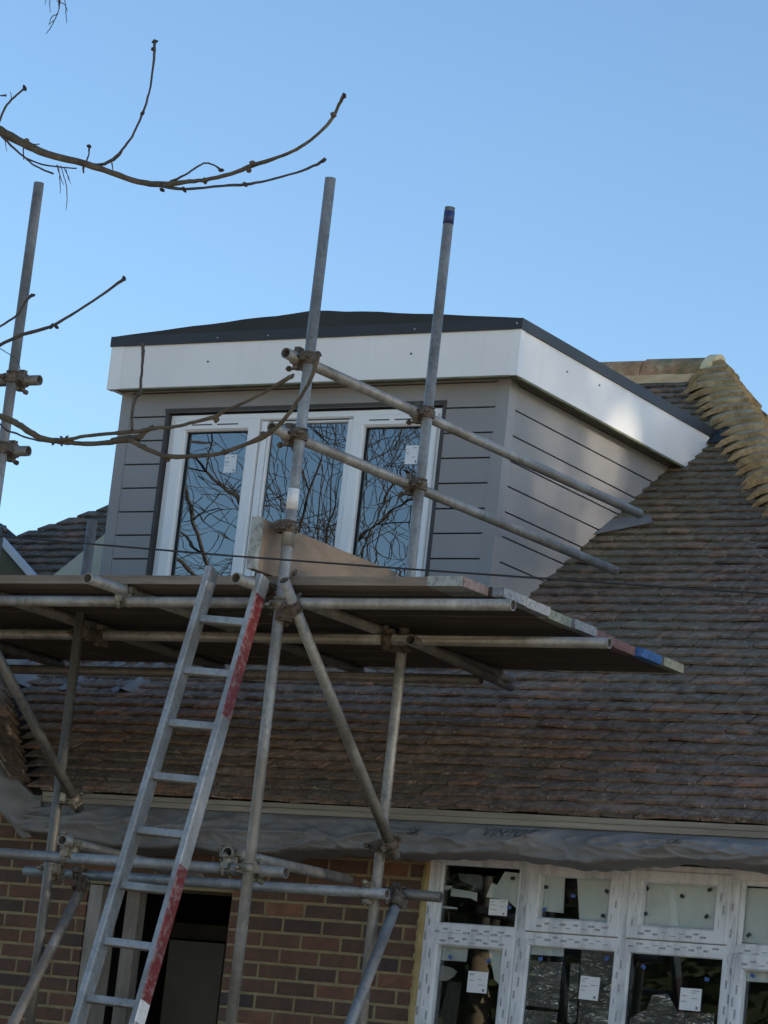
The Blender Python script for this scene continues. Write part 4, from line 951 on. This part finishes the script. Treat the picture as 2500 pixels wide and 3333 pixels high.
# lower main branch
s3 = .2712; o3 = (0, 1150); s4 = .66305; o4 = (300, 900)
def Rr(px): return px*PXM*.5
def P3(x, y): return (o3[0]+x*s3, o3[1]+y*s3)
def P4(x, y): return (o4[0]+x*s4, o4[1]+y*s4)
segs = []
pa = [P3(-150, 745), P3(0, 758), P3(130, 805), P3(250, 870), P3(400, 970), P3(560, 1035), P3(720, 1052), P3(900, 1078), P3(1100, 1085), P3(1350, 1068), P4(100, 808), P4(190, 797)]
segs.append((*bpath(pa, [Rr(26), Rr(26), Rr(26), Rr(26), Rr(25), Rr(24), Rr(26), Rr(20), Rr(20), Rr(22), Rr(28), Rr(32)], 1, (0, 0), .0, pre=[((-9.55, 9.04, 3.2), .05), ((-8.9, 9.1, 3.75), .04), ((-8.1, 9.25, 4.35), .022)]), 0))
pb = [P3(700, 1048), P3(850, 1025), P3(1100, 985), P3(1410, 955), P4(120, 768), P4(230, 760), P4(300, 745), P4(410, 737), P4(500, 714), P4(600, 690), P4(650, 660), P4(760, 612), P4(860, 560), P4(940, 512), P4(985, 488)]
segs.append((*bpath(pb, [Rr(18), Rr(15), Rr(14), Rr(14), Rr(16), Rr(15), Rr(16), Rr(13), Rr(13), Rr(17), Rr(13), Rr(12), Rr(12), Rr(18), Rr(16)], 1, y0=YB-.01), 0))
pc = [P4(180, 797), P4(230, 790), P4(255, 765), P4(290, 742)]
segs.append((*bpath(pc, [Rr(30), Rr(24), Rr(18), Rr(14)], 1), 0))
pd = [P4(185, 800), P4(250, 838), P4(330, 872), P4(372, 884), P4(480, 882), P4(600, 874), P4(660, 858), P4(760, 823), P4(840, 785), P4(900, 745), P4(960, 680), P4(1010, 610), P4(1060, 530), P4(1090, 460), P4(1110, 375)]
segs.append((*bpath(pd, [Rr(24), Rr(18), Rr(17), Rr(20), Rr(17), Rr(16), Rr(17), Rr(15), Rr(26), Rr(17), Rr(15), Rr(14), Rr(14), Rr(17), Rr(18)], 1, y0=YB-.02), 0))
pe = [P4(197, 755), P4(196, 700), P4(202, 640), P4(218, 590), P4(235, 568), P4(240, 500), P4(248, 420), P4(250, 365), P4(246, 325)]
segs.append((*bpath(pe, [Rr(12), Rr(11), Rr(11), Rr(13), Rr(15), Rr(11), Rr(11), Rr(16), Rr(12)], 1, y0=YB-.03), 1))
pf = [P3(-60, 830), P3(0, 848), P3(70, 915), P3(200, 965), P3(400, 1035), P3(620, 1068)]
segs.append((*bpath(pf, [Rr(7), Rr(7), Rr(9), Rr(8), Rr(7), Rr(6)], 1, y0=YB+.03), 1))
nodes(segs, [P4(840, 775), P4(370, 895), P4(650, 862), P4(610, 700)], 1, (0, 0), Rr(20), 0)
nodes(segs, [P3(740, 1010), P3(800, 1005), P3(640, 1085), P3(740, 1100)], 1, (0, 0), Rr(8), 1, .008)
nodes(segs, [P4(290, 745), P4(980, 490), P4(1112, 378), P4(235, 572), P4(247, 328), P4(255, 833)], 1, (0, 0), Rr(13), 2)
branch(segs, 'lower branch crossing in front of the dormer window')
# the rest of the crown, to the left of the picture
mb = MB()
for (z, dx, dy) in ((6.6, -1, .2), (7.3, .1, -.3), (5.6, -1, -.6), (7.2, -.6, .8)):
    grow(mb, Vector((-9.72, 9.05, z)), Vector((dx, dy, 1.0)), 1.7, .045, 4, .6, .2, .004)
part('crown', mb, M['bark2'], tree)

# bare garden trees behind the camera: the dormer glass mirrors them
def bg_tree(name, label, x, y, h, r, seed, dep=6, first=.28, nm=.006):
    random.seed(seed); t_ = thing(name, label, 'tree', (x, y, 0), 'trees mirrored in the dormer windows')
    tk = MB(); zt = h*first; tk.path([Vector((x, y, -.1)), Vector((x+.1, y, zt*.5)), Vector((x, y+.1, zt))], [r, r*.85, r*.75], 12); part('trunk', tk, M['bark'], t_)
    cr = MB()
    for k in range(4):
        a = k*1.57+random.uniform(-.4, .4); grow(cr, Vector((x, y+.1, zt-.2*k)), Vector((math.cos(a)*.55, math.sin(a)*.55, 1)), h*.27, r*.45, dep, .60, .10, nm, .30, 6, 2)
    part('crown', cr, M['bark3'], t_)
bg_tree('garden_tree', 'tall leafless tree reflected in the middle dormer pane', -27, -12, 17, .26, 11)
bg_tree('garden_tree', 'leafless tree reflected in the left dormer pane', -33, -11, 15, .24, 23, 5)
bg_tree('garden_tree', 'spreading leafless tree reflected in the right dormer pane', -22, -14, 15, .22, 5, 5)
random.seed(3)
mb = MB()  # unseen dark foliage added to blacken the lower window reflections
for k in range(9000):
    x = random.uniform(-45, -8); y = -16+random.gauss(0, .5)-(.15*(x+10)); z = random.uniform(0, 6.8+.8*math.sin(x*.7)+.5*math.sin(x*2.1)); a = random.uniform(.15, .35)
    d1 = Vector([random.uniform(-1, 1) for _ in range(3)]).normalized()*a; d2 = d1.orthogonal().normalized()*a*.6; p = Vector((x, y, z)); mb.add([p, p+d1, p+d1+d2, p+d2], [(0, 1, 2, 3)])
mb.add([(-45, -10.7, 0), (-8, -16.3, 0), (-8, -16.3, 5.9), (-45, -10.7, 5.9)], [(0, 1, 2, 3)])
tag(mb.build('unseen_hedge', M['unseen_hedge']), 'dark evergreen hedge added out of view to darken the big window reflections', 'unseen_hedge')

def evergreen(label, x, y, h, w, n_, seed):  # unseen leaf clouds added right of view to block and filter the sun
    random.seed(seed); t_ = thing('sun_screen_tree', label, 'tree', (x, y, 0), 'unseen evergreens added to filter the sun')
    tk = MB(); tk.path([Vector((x, y, -.1)), Vector((x, y+.1, h*.5)), Vector((x+.1, y, h*.95))], [.25, .18, .03], 10); part('trunk', tk, M['bark'], t_)
    cr = MB(); rv = random.random
    for _ in range(n_):
        z = 2+(h-2)*rv(); rr = w*min(1, (1.06-z/h)*5)*math.sqrt(rv()); a = rv()*6.283; p = Vector((x+rr*math.cos(a), y+rr*math.sin(a), z))
        s_ = .05+.06*rv(); d1 = Vector((rv()-.5, rv()-.5, rv()-.5)).normalized()*s_; d2 = d1.orthogonal().normalized()*s_*.7; cr.add([p-d1, p+d2, p+d1, p-d2], [(0, 1, 2, 3)])
    part('crown', cr, M['unseen_hedge'], t_)
for i, (y, nm) in enumerate(((12.6, 'unseen evergreen added to filter the sun, nearest the camera'), (15.8, 'second unseen evergreen added to filter the sun, level with the scaffold'), (19.0, 'third unseen evergreen added to filter the sun, level with the dormer'), (22.2, 'fourth unseen evergreen added to filter the sun, level with the ridge'), (25.4, 'unseen evergreen added to filter the sun, farthest back'))):
    evergreen(nm, 20+(i % 2)*.6, y, 15.5+.3*(i % 3), 3.2, 38000, 40+i)
